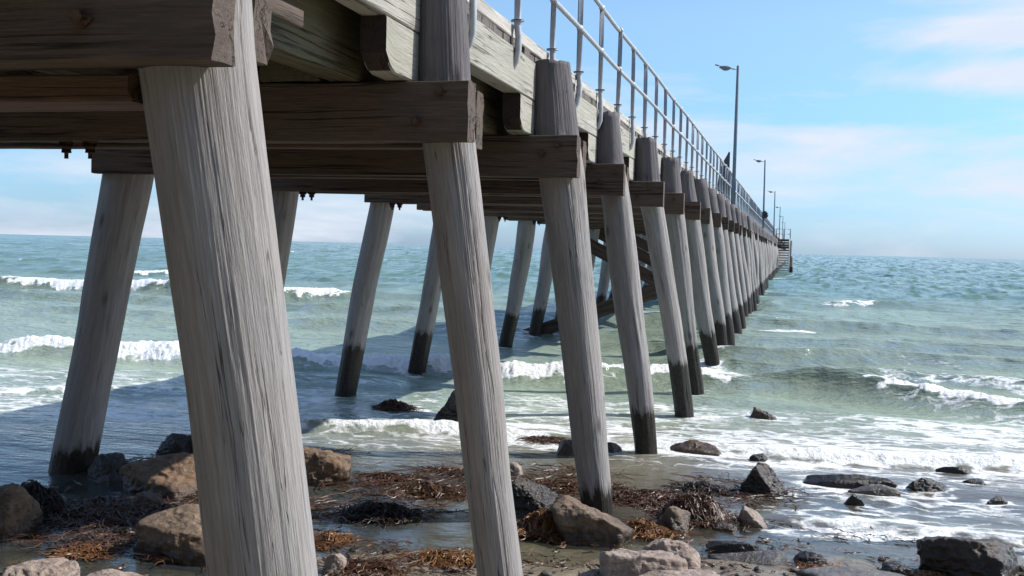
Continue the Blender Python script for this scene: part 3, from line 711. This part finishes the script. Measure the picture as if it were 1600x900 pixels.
# wash: foam streaks left on the shallow water
pat = fbm(SX * .45, SY * .8, .5, 170, 3)
wash = np.clip(sstep(9.8, 11.4, SY) * (1 - sstep(15.6, 17.0, SY - .15 * SX)) * sstep(-5.6, -2.6, SX + .25 * (SY - 12)) * (.235 + .46 * pat), 0, 1)
wash = np.maximum(wash, .66 * sstep(-1.2, .4, SX) * sstep(8.3, 9.0, SY) * (1 - sstep(10.5, 11.5, SY)) * (.4 + pat))
wash = np.maximum(wash, .38 * sstep(9.0, 12, SY) * (1 - sstep(15, 18, SY)) * (.75 + 1.0 * pat))
wash = np.maximum(wash, .30 * sstep(17, 20, SY) * (1 - sstep(24, 27, SY)) * sstep(-4, 0, SX) * (.4 + pat))
foam = np.maximum(foam, wash)
ring = .4 + 1.1 * fbm(SX * 2.2, SY * 2.2, .5, 195, 2)
for k in range(4, 22):
    for xb in (-1.4, -6.1):
        if k < 6 and xb < -5: continue
        dd = np.hypot(SX - xb + .1, (SY - BY(k)) * .8 + .12)
        foam = np.maximum(foam, .62 * np.exp(-(dd / .5) ** 2) * ring)
for xb, yb, rb in ((-.2, 10.3, .42), (.51, 10.95, .7), (1.28, 11.05, .4), (1.76, 11.5, .3), (.58, 10.1, .25), (1.85, 10.65, .25), (-.31, 15.0, .4), (-1.0, 12.1, .55), (-.31, 12.0, .25), (-3.84, 12.6, .5)):
    dd = np.hypot((SX - xb), (SY - yb) * 1.3)
    foam = np.maximum(foam, .60 * np.exp(-(dd / rb) ** 4) * ring)
# scattered whitecaps further out
cap = sstep(.84, .90, fbm(SX * .22, SY * .5, .5, 180, 3) + .12 * fbm(SX * 2, SY * 2, .5, 183, 2)) * sstep(26, 34, SY) * .8
foam = np.maximum(foam, cap * (SY < 260))
dep = h - ground_h(SX, SY)
h = np.where(dsh < 0, h * .3, h)
# body colour of the water itself: sandy shallows, milky green surf, blue-green deep water
cs, cg, cd = np.array([.34, .31, .235]), np.array([.25, .315, .255]), np.array([.108, .186, .140])
t1 = sstep(2.5, 9, dsh)[..., None]; t2 = sstep(16, 60, dsh)[..., None]
body = (cs * (1 - t1) + cg * t1) * (1 - t2) + cd * t2
body = body * (1 - .42 * face[..., None]) + face[..., None] * np.array([.035, .035, .012]) * (1 - t2)
turb = (fbm(SX * .12, SY * .3, .5, 190, 4))[..., None]
weedbed = (1 - sstep(-3.2, -1.2, SX + .35 * (SY - 8)))[..., None] * (1 - sstep(2.5, 7, dsh))[..., None]
body = body * (.72 + .56 * turb) * (1 - weedbed) + weedbed * np.array([.045, .052, .050])   # dark weedy bottom between the piles
opac = np.clip(sstep(.0, .42, dep) * .93 + .05, 0, 1); opac = np.where(SY > 14, 1.0, opac); opac = np.maximum(opac, .80 * weedbed[..., 0] * sstep(.0, .05, dep))
m, nt = new_mat('sea_water'); N = NT(nt)
pos = N.n('ShaderNodeNewGeometry').outputs['Position']
fo = N.n('ShaderNodeAttribute', attribute_name='foam').outputs['Fac']; bo = N.n('ShaderNodeAttribute', attribute_name='body').outputs['Color']; op = N.n('ShaderNodeAttribute', attribute_name='opacity').outputs['Fac']
ch = N.n('ShaderNodeAttribute', attribute_name='chop').outputs['Fac']
w1 = N.noise(N.mapv(pos, (1.1, 2.4, 1)), 1.0, 4, .6); w2 = N.noise(N.mapv(pos, (5, 9, 1)), 1.0, 4, .6); w3 = N.noise(N.mapv(pos, (.25, .7, 1)), 1.0, 4, .6)
hb = N.math('ADD', N.math('ADD', N.math('MULTIPLY', w1, .55), N.math('MULTIPLY', w2, .20)), N.math('MULTIPLY', N.math('MULTIPLY', w3, 1.8), ch))
hb = N.math('MULTIPLY', hb, N.math('ADD', .025, ch))
nb = N.bump(hb, 1.0, .55)
# wind wavelets: facets that lean towards the shore, growing with the open water
spx = N.n('ShaderNodeSeparateXYZ'); N.L(pos, spx.inputs[0]); yy = spx.outputs[1]
def band(a, b, c, d): return N.math('MULTIPLY', N.math('DIVIDE', N.math('SUBTRACT', yy, a), b - a, clamp=True), N.math('DIVIDE', N.math('SUBTRACT', d, yy), d - c, clamp=True))
tl = None
for sx, sy, a_, b_, c_, d_ in ((1.5, .45, 16, 30, 45, 75), (1.5, .24, 42, 70, 110, 170), (.75, .08, 105, 170, 300, 480), (.28, .020, 290, 480, 5000, 9000)):
    q = N.ramp(N.noise(N.mapv(pos, (sx, sy, .5), (sx * 3, 1, 2)), 1.0, 3, .6, .4), [(.44, 0.), (.70, 1.)])
    q = N.math('MULTIPLY', q, band(a_, b_, c_, d_)); tl = q if tl is None else N.math('ADD', tl, q)
lean = N.n('ShaderNodeCombineXYZ', inp={1: N.math('MULTIPLY', tl, -.40)}); va = N.n('ShaderNodeVectorMath', operation='ADD'); N.L(nb, va.inputs[0]); N.L(lean.outputs[0], va.inputs[1])
vn = N.n('ShaderNodeVectorMath', operation='NORMALIZE'); N.L(va.outputs[0], vn.inputs[0]); nb = vn.outputs[0]
lac = N.noise(N.mapv(pos, (1.3, 3.6, 2)), 1.0, 8, .70, 1.1); vor = N.n('ShaderNodeTexVoronoi', feature='DISTANCE_TO_EDGE', inp={'Scale': 1.0})
dist = N.n('ShaderNodeVectorMath', operation='ADD'); nz3 = N.n('ShaderNodeTexNoise', inp={'Scale': 2.2, 'Detail': 4}); N.L(pos, nz3.inputs['Vector']); N.L(nz3.outputs['Color'], dist.inputs[0]); N.L(pos, dist.inputs[1])
N.L(N.mapv(dist.outputs[0], (1.7, 3.4, 2)), vor.inputs['Vector'])
edge = N.ramp(vor.outputs[0], [(0.0, 1.0), (0.22, 0.25), (.5, 0.0)])
val = N.math('ADD', N.math('MULTIPLY', lac, .72), N.math('MULTIPLY', edge, .28))
fm = N.math('MULTIPLY', N.math('SUBTRACT', N.math('ADD', val, N.math('MULTIPLY', fo, 1.05)), 0.98), 5.0, clamp=True)
fm = N.math('MULTIPLY', fm, N.math('MULTIPLY', fo, 20.0, clamp=True))
fn = N.noise(pos, 13, 5, .65); fbump = N.bump(N.math('ADD', fn, N.math('MULTIPLY', lac, .6)), .8, .06)
dif = N.n('ShaderNodeBsdfDiffuse', inp={'Color': bo, 'Normal': nb}); tr = N.n('ShaderNodeBsdfTransparent', inp={'Color': (.86, .92, .90, 1)})
mx = N.n('ShaderNodeMixShader', inp={0: op}); N.L(tr.outputs[0], mx.inputs[1]); N.L(dif.outputs[0], mx.inputs[2])
gl = N.n('ShaderNodeBsdfGlossy', inp={'Roughness': .13, 'Normal': nb, 'Color': (1, 1, 1, 1)}); fr = N.n('ShaderNodeFresnel', inp={'IOR': 1.333, 'Normal': nb})
mg = N.n('ShaderNodeMixShader', inp={0: fr.outputs[0]}); N.L(mx.outputs[0], mg.inputs[1]); N.L(gl.outputs[0], mg.inputs[2])
fd = N.n('ShaderNodeBsdfPrincipled', inp={'Base Color': N.mix(N.ramp(fn, [(.3, 0.), (.65, 1.)]), (.66, .68, .67), (.86, .87, .87)), 'Roughness': .55, 'Normal': fbump})
mf = N.n('ShaderNodeMixShader', inp={0: fm}); N.L(mg.outputs[0], mf.inputs[1]); N.L(fd.outputs[0], mf.inputs[2])
N.out(mf.outputs[0]); M['sea'] = m
chop = sstep(1.5, 10, dsh) * .62 + .015 - .45 * sstep(20, 60, dsh)
chop = chop * (1 - .6 * np.clip(face, 0, 1))
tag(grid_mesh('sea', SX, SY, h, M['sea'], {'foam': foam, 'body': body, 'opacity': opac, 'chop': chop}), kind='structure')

# ------------------------------------------------------------------ rocks
def rock_mat(name, dark, light, stain, wetz=.10, rough=.75):
    m, nt = new_mat(name); N = NT(nt)
    geo = N.n('ShaderNodeNewGeometry').outputs['Position']; tc = N.n('ShaderNodeTexCoord').outputs['Object']; sp = N.n('ShaderNodeSeparateXYZ'); N.L(geo, sp.inputs[0])
    a = N.noise(tc, 9, 7, .66); b = N.noise(tc, 55, 5, .7); cc = N.noise(tc, 3.2, 4, .6)
    vo = N.n('ShaderNodeTexVoronoi', inp={'Scale': 70.0}); N.L(tc, vo.inputs['Vector'])
    col = N.ramp(a, [(.3, dark), (.7, light)])
    col = N.mix(N.math('MULTIPLY', N.ramp(cc, [(.45, 0.), (.65, 1.)]), .6), col, stain)
    col = N.mix(N.math('MULTIPLY', N.ramp(b, [(.35, 1.), (.55, 0.)]), .5), col, tuple(q * .4 for q in dark))
    wet = N.ramp(N.math('ADD', sp.outputs[2], N.math('MULTIPLY', N.math('SUBTRACT', a, .5), .14)), [(max(wetz - .03, 0.0), 1.), (wetz + .04, 0.)])
    col = N.mix(wet, col, N.mix(1.0, col, (.36, .35, .34), 'MULTIPLY'))
    st = N.noise(N.mapv(tc, (5, 5, 34)), 1.0, 3, .6, .6)
    hh = N.math('ADD', N.math('ADD', N.math('MULTIPLY', a, 1.1), N.math('MULTIPLY', st, .45)), N.math('MULTIPLY', b, .3))
    col = N.mix(N.math('MULTIPLY', N.ramp(st, [(.34, 1.), (.46, 0.)]), .45), col, tuple(q * .45 for q in dark))
    p = N.n('ShaderNodeBsdfPrincipled', inp={'Base Color': col, 'Roughness': N.math('SUBTRACT', rough, N.math('MULTIPLY', wet, rough - .28)), 'Specular IOR Level': .4, 'Normal': N.bump(hh, .7, .035)})
    N.out(p.outputs[0]); return m
RM = {'tan': rock_mat('tan_rock', (.085, .056, .037), (.235, .16, .10), (.22, .12, .06)),
      'brown': rock_mat('brown_rock', (.085, .06, .042), (.23, .165, .115), (.16, .10, .06)),
      'pale': rock_mat('pale_pink_rock', (.20, .155, .13), (.40, .325, .275), (.28, .20, .155), .02),
      'dark': rock_mat('dark_wet_rock', (.020, .015, .012), (.072, .052, .041), (.05, .033, .022), .20, .5),
      'grey': rock_mat('grey_wet_rock', (.10, .09, .085), (.22, .20, .185), (.13, .12, .08), .06, .5)}
_ico = {}
def ico(sub):
    if sub not in _ico:
        bm = bmesh.new(); bmesh.ops.create_icosphere(bm, subdivisions=sub, radius=1.0)
        _ico[sub] = (np.array([v.co[:] for v in bm.verts]), [tuple(v.index for v in fc.verts) for fc in bm.faces]); bm.free()
    return _ico[sub]
OUT = {'round': [(-.5,.3),(-.4,.75),(-.15,1),(.15,1),(.42,.7),(.5,.3),(.4,0),(-.4,0)],
 'peakl': [(-.5,.25),(-.42,.6),(-.1,1),(.12,.93),(.42,.6),(.5,.35),(.36,0),(-.4,0)],
 'block': [(-.5,.05),(-.5,.8),(-.2,1),(.32,.98),(.5,.9),(.5,.1),(.3,0),(-.4,0)],
 'slant': [(-.5,.72),(-.44,1),(-.2,.9),(.5,.32),(.48,.05),(.3,0),(-.32,0)],
 'pyr': [(-.5,0),(-.42,.35),(-.1,1),(.03,.98),(.25,.55),(.5,.15),(.48,0)],
 'slab': [(-.5,.3),(-.25,.85),(.1,1),(.4,.8),(.5,.35),(.4,0),(-.3,0)],
 'tooth': [(-.5,0),(-.45,.7),(-.34,1),(-.15,.88),(.35,.4),(.5,0)],
 'wedge': [(-.5,0),(-.1,.8),(.25,1),(.5,.75),(.5,0)],
 'big': [(-.5,.78),(-.4,.9),(0,.97),(.36,1),(.5,.86),(.5,0),(-.36,0),(-.44,.45)],
 'cone': [(-.5,.1),(-.02,1),(.18,.9),(.5,.3),(.42,0),(-.4,0)],
 'flat': [(-.5,.35),(-.3,.9),(.0,1),(.3,.92),(.5,.4),(.42,0),(-.42,0)]}
def rock(key, label, shape, mat, x, y, w, hh, dep=.8, p=11, zoff=0.0, yaw=0.0, rough=.055, sub=None):
    rg = np.random.default_rng(abs(hash_s(key)))
    hh_true = max(.5 * hh, hh - .16 * w * dep); D = w * dep
    poly = np.array(OUT[shape], float); poly = np.stack([poly[:, 0] * w, poly[:, 1] * hh_true], -1); poly[poly[:, 1] <= 0.001, 1] = -.35 * hh_true
    p = p * 2.4
    cz = .32 * hh_true; cen = np.array([poly[:, 0].mean(), cz])
    pl = []
    n = len(poly)
    for i in range(n):
        a, b = poly[i], poly[(i + 1) % n]; e = b - a; nn = np.array([e[1], -e[0]]); nn = nn / (np.linalg.norm(nn) + 1e-9)
        d = nn @ (a - cen)
        if d < 0: nn, d = -nn, -d
        if d < .02 * w: d = .02 * w
        ty = rg.uniform(-.45, .45); v3 = np.array([nn[0], ty, nn[1]]); pl.append((v3 / 1.0, d))
    for s in (-1, 1):
        for t in range(2):
            v3 = np.array([rg.uniform(-.5, .5), s, rg.uniform(.05, .55)]); pl.append((v3, D * .5 * rg.uniform(.92, 1.15)))
    for t in range(7):
        v3 = rg.normal(size=3); v3[2] = abs(v3[2]); v3 /= np.linalg.norm(v3); pl.append((v3, .5 * (abs(v3[0]) * w + abs(v3[1]) * D + abs(v3[2]) * hh_true) * rg.uniform(.72, .92)))
    dirs, faces = ico(sub or (6 if w > .3 else 5))
    acc = np.zeros(len(dirs))
    for v3, d in pl: acc += np.maximum(dirs @ v3 / d, 1e-6) ** p
    r = acc ** (-1 / (p))
    o3 = rg.uniform(-20, 20, 3); P = dirs * r[:, None]; sc = 1 / max(w, .12)
    n1 = fbm(P[:, 0] * 4 * sc + o3[0], P[:, 1] * 4 * sc + o3[1], P[:, 2] * 4 * sc + o3[2], 5, 4) - .5
    n2 = 1 - np.abs(fbm(P[:, 0] * 7 * sc + o3[1], P[:, 1] * 7 * sc + o3[2], P[:, 2] * 9 * sc + o3[0], 15, 3) * 2 - 1) - .6
    P = dirs * (r + min(w, hh * 2.2) * rough * (n1 * 2.2 + n2 * 1.1))[:, None]
    P = P + np.array([cen[0], 0, cz])
    mb = MB(); mb.add(P, faces)
    o = mb.build('rock', RM[mat]); o.rotation_euler = (0, 0, yaw)
    yy = y + D * .42
    gz = float(ground_h(np.array([x]), np.array([yy]))[0]); o.location = (x, yy, max(gz, -.02 if gz > -.3 else -.05) + zoff)
    tag(o, label, 'rock'); return o
def hash_s(s): return sum(ord(c) * 131 ** i for i, c in enumerate(s)) % 100003
ROCKS = [
 ("a", "rounded brown boulder cut off by the left picture edge", 'round', 'tan', -5.55, 6.76, .36, .46, .9, 7),
 ("b", "large tan boulder with a pointed right nose beside the left pile's foot", 'peakl', 'tan', -5.22, 8.26, .86, .40, .75, 8),
 ("c", "square-sided brown boulder half in shadow, left of the nearest pile", 'block', 'brown', -4.05, 6.67, .64, .39, .85, 12),
 ("d", "pale pinkish rock at the bottom left corner", 'flat', 'pale', -4.40, 5.62, .48, .24, .8, 8),
 ("e", "low flat-topped pinkish brown slab in the pool at the bottom left", 'slab', 'pale', -4.12, 5.92, .44, .15, .7, 9),
 ("f", "small pinkish stone right of the nearest pile's base", 'round', 'pale', -2.86, 6.62, .15, .14, .9, 8),
 ("g", "reddish brown wet boulder showing behind the nearest pile", 'block', 'tan', -4.21, 9.13, .63, .42, .75, 9),
 ("h", "black weed-covered rock against the foot of the left pile", 'flat', 'dark', -5.97, 8.62, .33, .29, .8, 9),
 ("i", "dark wedge-shaped rock standing in water behind the tan boulder", 'wedge', 'dark', -6.08, 9.84, .36, .27, .8, 14),
 ("j", "dark upright rock left of the nearest pile, right neighbour of the wedge rock", 'round', 'dark', -5.86, 10.1, .42, .31, .8, 11),
 ("k", "black rock in the surf, half hidden by the second pile", 'cone', 'dark', -3.90, 12.46, .50, .58, .8, 10),
 ("l", "dark leaning rock just right of the second pile", 'slant', 'dark', -2.10, 8.86, .40, .34, .7, 12),
 ("m", "small pale stone peeking out behind the dark leaning rock", 'round', 'pale', -2.53, 10.04, .19, .19, .8, 9),
 ("n", "brown slanting boulder in front of the third pile's base", 'slant', 'brown', -1.43, 8.02, .62, .38, .75, 11),
 ("o", "small brown rock awash left behind the third pile", 'flat', 'brown', -2.25, 11.45, .30, .19, .8, 10),
 ("p", "small brown rock between the third and fourth piles", 'flat', 'brown', -1.86, 11.69, .20, .15, .8, 10),
 ("q", "low flat tan rock just right of the fourth pile's foot", 'slab', 'tan', -1.00, 11.99, .60, .15, .45, 12),
 ("r", "lone brown rock out in the white wash", 'tooth', 'brown', -.31, 14.86, .37, .22, .8, 11),
 ("s", "dark pyramid-shaped rock standing in shallow water", 'pyr', 'dark', -.20, 10.15, .44, .36, .85, 14),
 ("t", "long low black slab rock in the wash", 'slab', 'dark', .51, 10.80, .93, .17, .4, 12),
 ("u", "low grey rock lapping the right end of the long black slab", 'slab', 'grey', .80, 10.55, .44, .13, .5, 11),
 ("v", "dark two-faced rock right of the long black slab", 'cone', 'dark', 1.28, 10.9, .37, .17, .8, 14),
 ("w", "thin dark sliver of rock farthest back on the right", 'slab', 'dark', 1.64, 11.98, .36, .09, .4, 10),
 ("x", "tiny flat black rock awash at the right", 'slab', 'dark', 1.76, 11.41, .24, .08, .5, 10),
 ("y", "small sharp triangular dark rock in front of the long black slab", 'cone', 'dark', .58, 10.05, .17, .13, .8, 16),
 ("z", "small dark stone by the right picture edge", 'cone', 'dark', 1.85, 10.6, .17, .10, .8, 12),
 ("A", "small pale faceted pointed rock below the pyramid rock", 'tooth', 'pale', -.25, 8.99, .22, .18, .8, 16),
 ("B", "dark brown pointed rock beside the weed heap", 'cone', 'brown', -.86, 8.58, .26, .24, .8, 12),
 ("C", "flat reddish brown stone right of the weed heap", 'slab', 'brown', -.47, 8.74, .21, .09, .6, 11),
 ("D", "large pale pinkish rock at the bottom centre", 'block', 'pale', -.93, 7.06, .56, .23, .8, 10),
 ("E", "rounded pale brown rock behind the large pale pinkish rock", 'round', 'pale', -.76, 7.50, .41, .24, .8, 8),
 ("F", "smooth pale shelf of rock along the bottom edge", 'slab', 'pale', -.62, 6.85, .66, .18, .7, 9),
 ("G", "thin black slab rock on the wet flat right of the pale rocks", 'slab', 'dark', -.35, 8.07, .43, .13, .5, 12),
 ("H", "low wide grey green rock shelf below the thin black slab", 'flat', 'grey', -.23, 7.84, .62, .08, .6, 10),
 ("I", "small smooth black stone by the shoreline", 'round', 'dark', .19, 8.0, .23, .10, .8, 8),
 ("J", "wide low rock ledge with weed at the bottom right", 'flat', 'grey', .49, 7.48, .90, .13, .55, 10),
 ("K", "small smooth dark stone on the rock ledge", 'round', 'dark', .75, 7.85, .20, .10, .8, 8),
 ("L", "big dark angular boulder in the bottom right corner", 'big', 'dark', 1.20, 7.96, .66, .33, .65, 14),
 ("M", "small dark stone in the wash above the pyramid rock", 'flat', 'dark', -.31, 11.92, .19, .09, .7, 10),
 ("N", "flat tan stone lying among brown seaweed by the tan boulder", 'flat', 'tan', -5.03, 7.80, .30, .17, .7, 11),
]
for q in ROCKS: rock(*q)
# loose pebbles on the sand
mb = MB(); dv, fv = ico(3)
for i in range(420):
    x = RNG.uniform(-5.2, 1.8); ysh = np.interp(x, SHX, SHY); y = ysh + RNG.normal(-.35, .5)
    s = .008 + .03 * RNG.random() ** 3; gz = float(ground_h(np.array([x]), np.array([y]))[0])
    P = dv * (s * (1 + .5 * (noise(dv[:, 0] * 1.5 + i, dv[:, 1] * 1.5, dv[:, 2] * 1.5, 3)[:, None] - .5))) * np.array([RNG.uniform(.9, 1.5), RNG.uniform(.8, 1.2), .65]); mb.add(P + np.array([x, y, gz + s * .25]), fv)
tag(mb.build('pebbles', RM['grey']), kind='stuff')

# ------------------------------------------------------------------ seaweed
def weed_mat(name, stops, rough=.40):
    m, nt = new_mat(name); N = NT(nt)
    g = N.n('ShaderNodeAttribute', attribute_name='grain').outputs['Vector']
    c = N.ramp(N.noise(g, 1.0, 2), stops)
    p = N.n('ShaderNodeBsdfPrincipled', inp={'Base Color': c, 'Roughness': rough, 'Specular IOR Level': .35}); N.out(p.outputs[0]); return m
WM = {'brown': weed_mat('brown_seaweed', [(.25, (.018, .010, .006)), (.5, (.060, .028, .014)), (.75, (.115, .06, .034))]),
      'dark': weed_mat('dark_seaweed', [(.25, (.008, .006, .005)), (.55, (.028, .018, .012)), (.8, (.06, .035, .02))]),
      'orange': weed_mat('orange_seaweed', [(.25, (.04, .018, .008)), (.5, (.13, .055, .018)), (.68, (.22, .11, .03)), (.8, (.16, .17, .03))])}
def ribbons(mb, n, cx, cy, sx, sy, hfun, len_=(.08, .28), wid=(.003, .008), curl=.65, zj=.03):
    K = 7
    for i in range(n):
        a = RNG.uniform(0, 2 * math.pi); q = math.sqrt(RNG.random()) ; x = cx + sx * q * math.cos(a); y = cy + sy * q * math.sin(a)
        L = RNG.uniform(*len_) / K; th = RNG.uniform(0, 2 * math.pi); w = RNG.uniform(*wid); P = []; ph = RNG.uniform(0, 6); zt = RNG.uniform(0, zj); g = RNG.uniform(-30, 30, 3)
        for k in range(K):
            th += RNG.uniform(-curl, curl); x += L * math.cos(th); y += L * math.sin(th); P.append((x, y, th, zt + abs(math.sin(ph + k * .9)) * zj * .8))
        X = np.array([p[0] for p in P]); Y = np.array([p[1] for p in P]); Z = hfun(X, Y) + np.array([p[3] for p in P])
        T = np.array([p[2] for p in P]); ww = w * np.sin(np.linspace(.35, math.pi - .15, K)); tl = RNG.uniform(-.9, .9)
        nx, ny = -np.sin(T) * ww * math.cos(tl), np.cos(T) * ww * math.cos(tl)
        A = np.stack([X - nx, Y - ny, Z - ww * math.sin(tl)], -1); Bv = np.stack([X + nx, Y + ny, Z + ww * math.sin(tl)], -1); C = np.stack([X, Y, Z + .002], -1)
        v = np.concatenate([A, C, Bv]); fcs = []
        for k in range(K - 1): fcs += [(k, k + 1, K + k + 1, K + k), (K + k, K + k + 1, 2 * K + k + 1, 2 * K + k)]
        mb.add(v, fcs, np.repeat(g[None], len(v), 0) + np.linspace(0, .6, len(v))[:, None])
def weed(key, label, mat, x, y, w, hh, dens=1.0, tall=False, dep=.55):
    sx, sy = w * .5, max(w * dep * .5, .1); yc = y + sy * .8; H = max(.02, (hh - .22 * sy * 2) * (.72 if tall else .62))
    gz = max(float(ground_h(np.array([x]), np.array([yc]))[0]), 0.0)
    sd_ = hash_s(key + 'w') % 500
    def hf(X, Y):
        d = ((X - x) / sx) ** 2 + ((Y - yc) / sy) ** 2
        return gz + H * np.clip(1 - d, 0, 1) ** 1.0 * (.35 + 1.25 * fbm(X * 9, Y * 9, .5, sd_, 3)) * .95 - .012
    mb = MB()
    nr, na = 12, 40; th = np.linspace(0, 2 * math.pi, na, endpoint=False); rad = np.linspace(0, 1.0, nr)
    RRr, TT = np.meshgrid(rad, th, indexing='ij'); e = 1 + .5 * (noise(np.cos(TT) * 1.8 + 7, np.sin(TT) * 1.8, .5, sd_) - .5)
    X = x + sx * RRr * np.cos(TT) * e; Y = yc + sy * RRr * np.sin(TT) * e; Z = hf(X, Y) - .03 * (RRr > .97)
    v = np.stack([X, Y, Z], -1).reshape(-1, 3); fcs = []
    for i in range(nr - 1):
        for j in range(na): k = (j + 1) % na; fcs.append((i * na + j, (i + 1) * na + j, (i + 1) * na + k, i * na + k))
    mb.add(v, fcs, v * 14)
    ribbons(mb, int(dens * (140 + 760 * w * max(dep, .4) * 1.4)), x, yc, sx * 1.02, sy * 1.05, hf, zj=.035 if tall else .022)
    for q in mb.v: q -= np.array([x, yc, gz])
    o = mb.build('seaweed_clump', WM[mat]); o.location = (x, yc, gz); tag(o, label, 'seaweed'); return o
WEEDS = [
 ("a", "dark heap of seaweed at the left edge beyond the rounded boulder", 'dark', -5.80, 7.35, .60, .34, 1.3, True),
 ("b", "broad brown mat of seaweed in front of the large tan boulder", 'brown', -5.17, 7.30, 1.18, .28, 1.3, False, .7),
 ("c", "small dark tuft of seaweed in the pool left of the square-sided boulder", 'dark', -4.71, 6.98, .36, .11, .9),
 ("d", "small reddish scrap of seaweed lying low in the pool", 'orange', -4.72, 6.55, .32, .08, .7),
 ("e", "black clump of seaweed alone in the pool between the first two piles", 'dark', -3.16, 8.13, .59, .18, 1.2, True),
 ("f", "thin brown seaweed patch behind, between the first two piles", 'brown', -3.57, 9.49, .53, .13, 1.0),
 ("g", "brown seaweed mound directly left of the second pile", 'brown', -3.03, 9.05, .68, .19, 1.2),
 ("h", "faint brown strip of seaweed in the wash left of the second pile", 'brown', -3.16, 10.01, .38, .10, .7),
 ("i", "bright orange brown seaweed between the leaning rock and the slanting boulder", 'orange', -1.78, 8.12, .50, .24, 1.5, True),
 ("j", "reddish brown seaweed drift left behind the third pile", 'brown', -2.05, 9.6, .75, .17, 1.2),
 ("k", "reddish brown seaweed drift right of the third pile", 'brown', -1.15, 9.35, .85, .24, 1.4, False, .7),
 ("l", "orange and green seaweed in front of the dark brown pointed rock", 'orange', -1.06, 8.43, .42, .16, 1.5),
 ("m", "tall glossy brown heap of seaweed between the third pile and the pyramid rock", 'brown', -.72, 8.88, .56, .34, 1.6, True, .7),
 ("n", "low dark seaweed bank behind the tall glossy heap", 'dark', -.74, 10.03, .47, .16, 1.1),
 ("o", "tan seaweed tangle rolling in the surf under the jetty", 'brown', -5.07, 13.6, .48, .19, 1.0, True),
 ("p", "thin long line of brown seaweed behind the third pile in the wash", 'brown', -2.57, 12.02, .65, .09, .8),
 ("q", "orange tuft of seaweed touching the right side of the nearest pile", 'orange', -3.24, 7.36, .22, .15, 1.0),
 ("r", "rusty seaweed scraps on the sand left of the second pile's base", 'orange', -2.27, 7.16, .48, .12, .8),
 ("s", "orange seaweed bits on the rock ledge at the bottom right", 'orange', .29, 7.70, .37, .08, .8),
 ("t", "tangled brown seaweed on the sand at the bottom between the first two piles", 'brown', -2.67, 6.67, .45, .12, .9),
 ("u", "dark red seaweed clinging to the back of the third pile's foot", 'brown', -1.69, 9.90, .38, .20, 1.0),
 ("v", "small green and orange seaweed scrap beside the big dark boulder", 'orange', .98, 7.86, .26, .09, .8),
]
for q in WEEDS: weed(*q)
mb = MB()
def gh(X, Y): return np.maximum(ground_h(X, Y), 0.0) + .004
for i in range(170):
    x = RNG.uniform(-5.3, 1.9); ysh = np.interp(x, SHX, SHY); y = ysh + RNG.normal(.1, .75)
    ribbons(mb, int(RNG.integers(2, 12)), x, y, RNG.uniform(.03, .22), RNG.uniform(.02, .10), gh, (.05, .2), (.003, .010), .8, .012)
tag(mb.build('seaweed_litter', WM['brown']), kind='stuff')

mb = MB()
def mh(X, Y): return np.maximum(ground_h(X, Y), 0.0) + .006 + .03 * fbm(X * 4, Y * 4, .5, 310, 2)
cnt = 0
while cnt < 320:
    x = RNG.uniform(-6.2, .1); y = RNG.uniform(6.6, 10.6)
    if float(fbm(x * .9, y * 1.5, .5, 301, 3)) < .55 - .05 * (y > 9) + .06 * (x > -1.2): continue
    ribbons(mb, int(RNG.integers(5, 14)), x, y, RNG.uniform(.08, .28), RNG.uniform(.03, .09), mh, (.14, .42), (.003, .008), .5, .012); cnt += 1
tag(mb.build('seaweed_wrack', WM['brown']), kind='stuff')
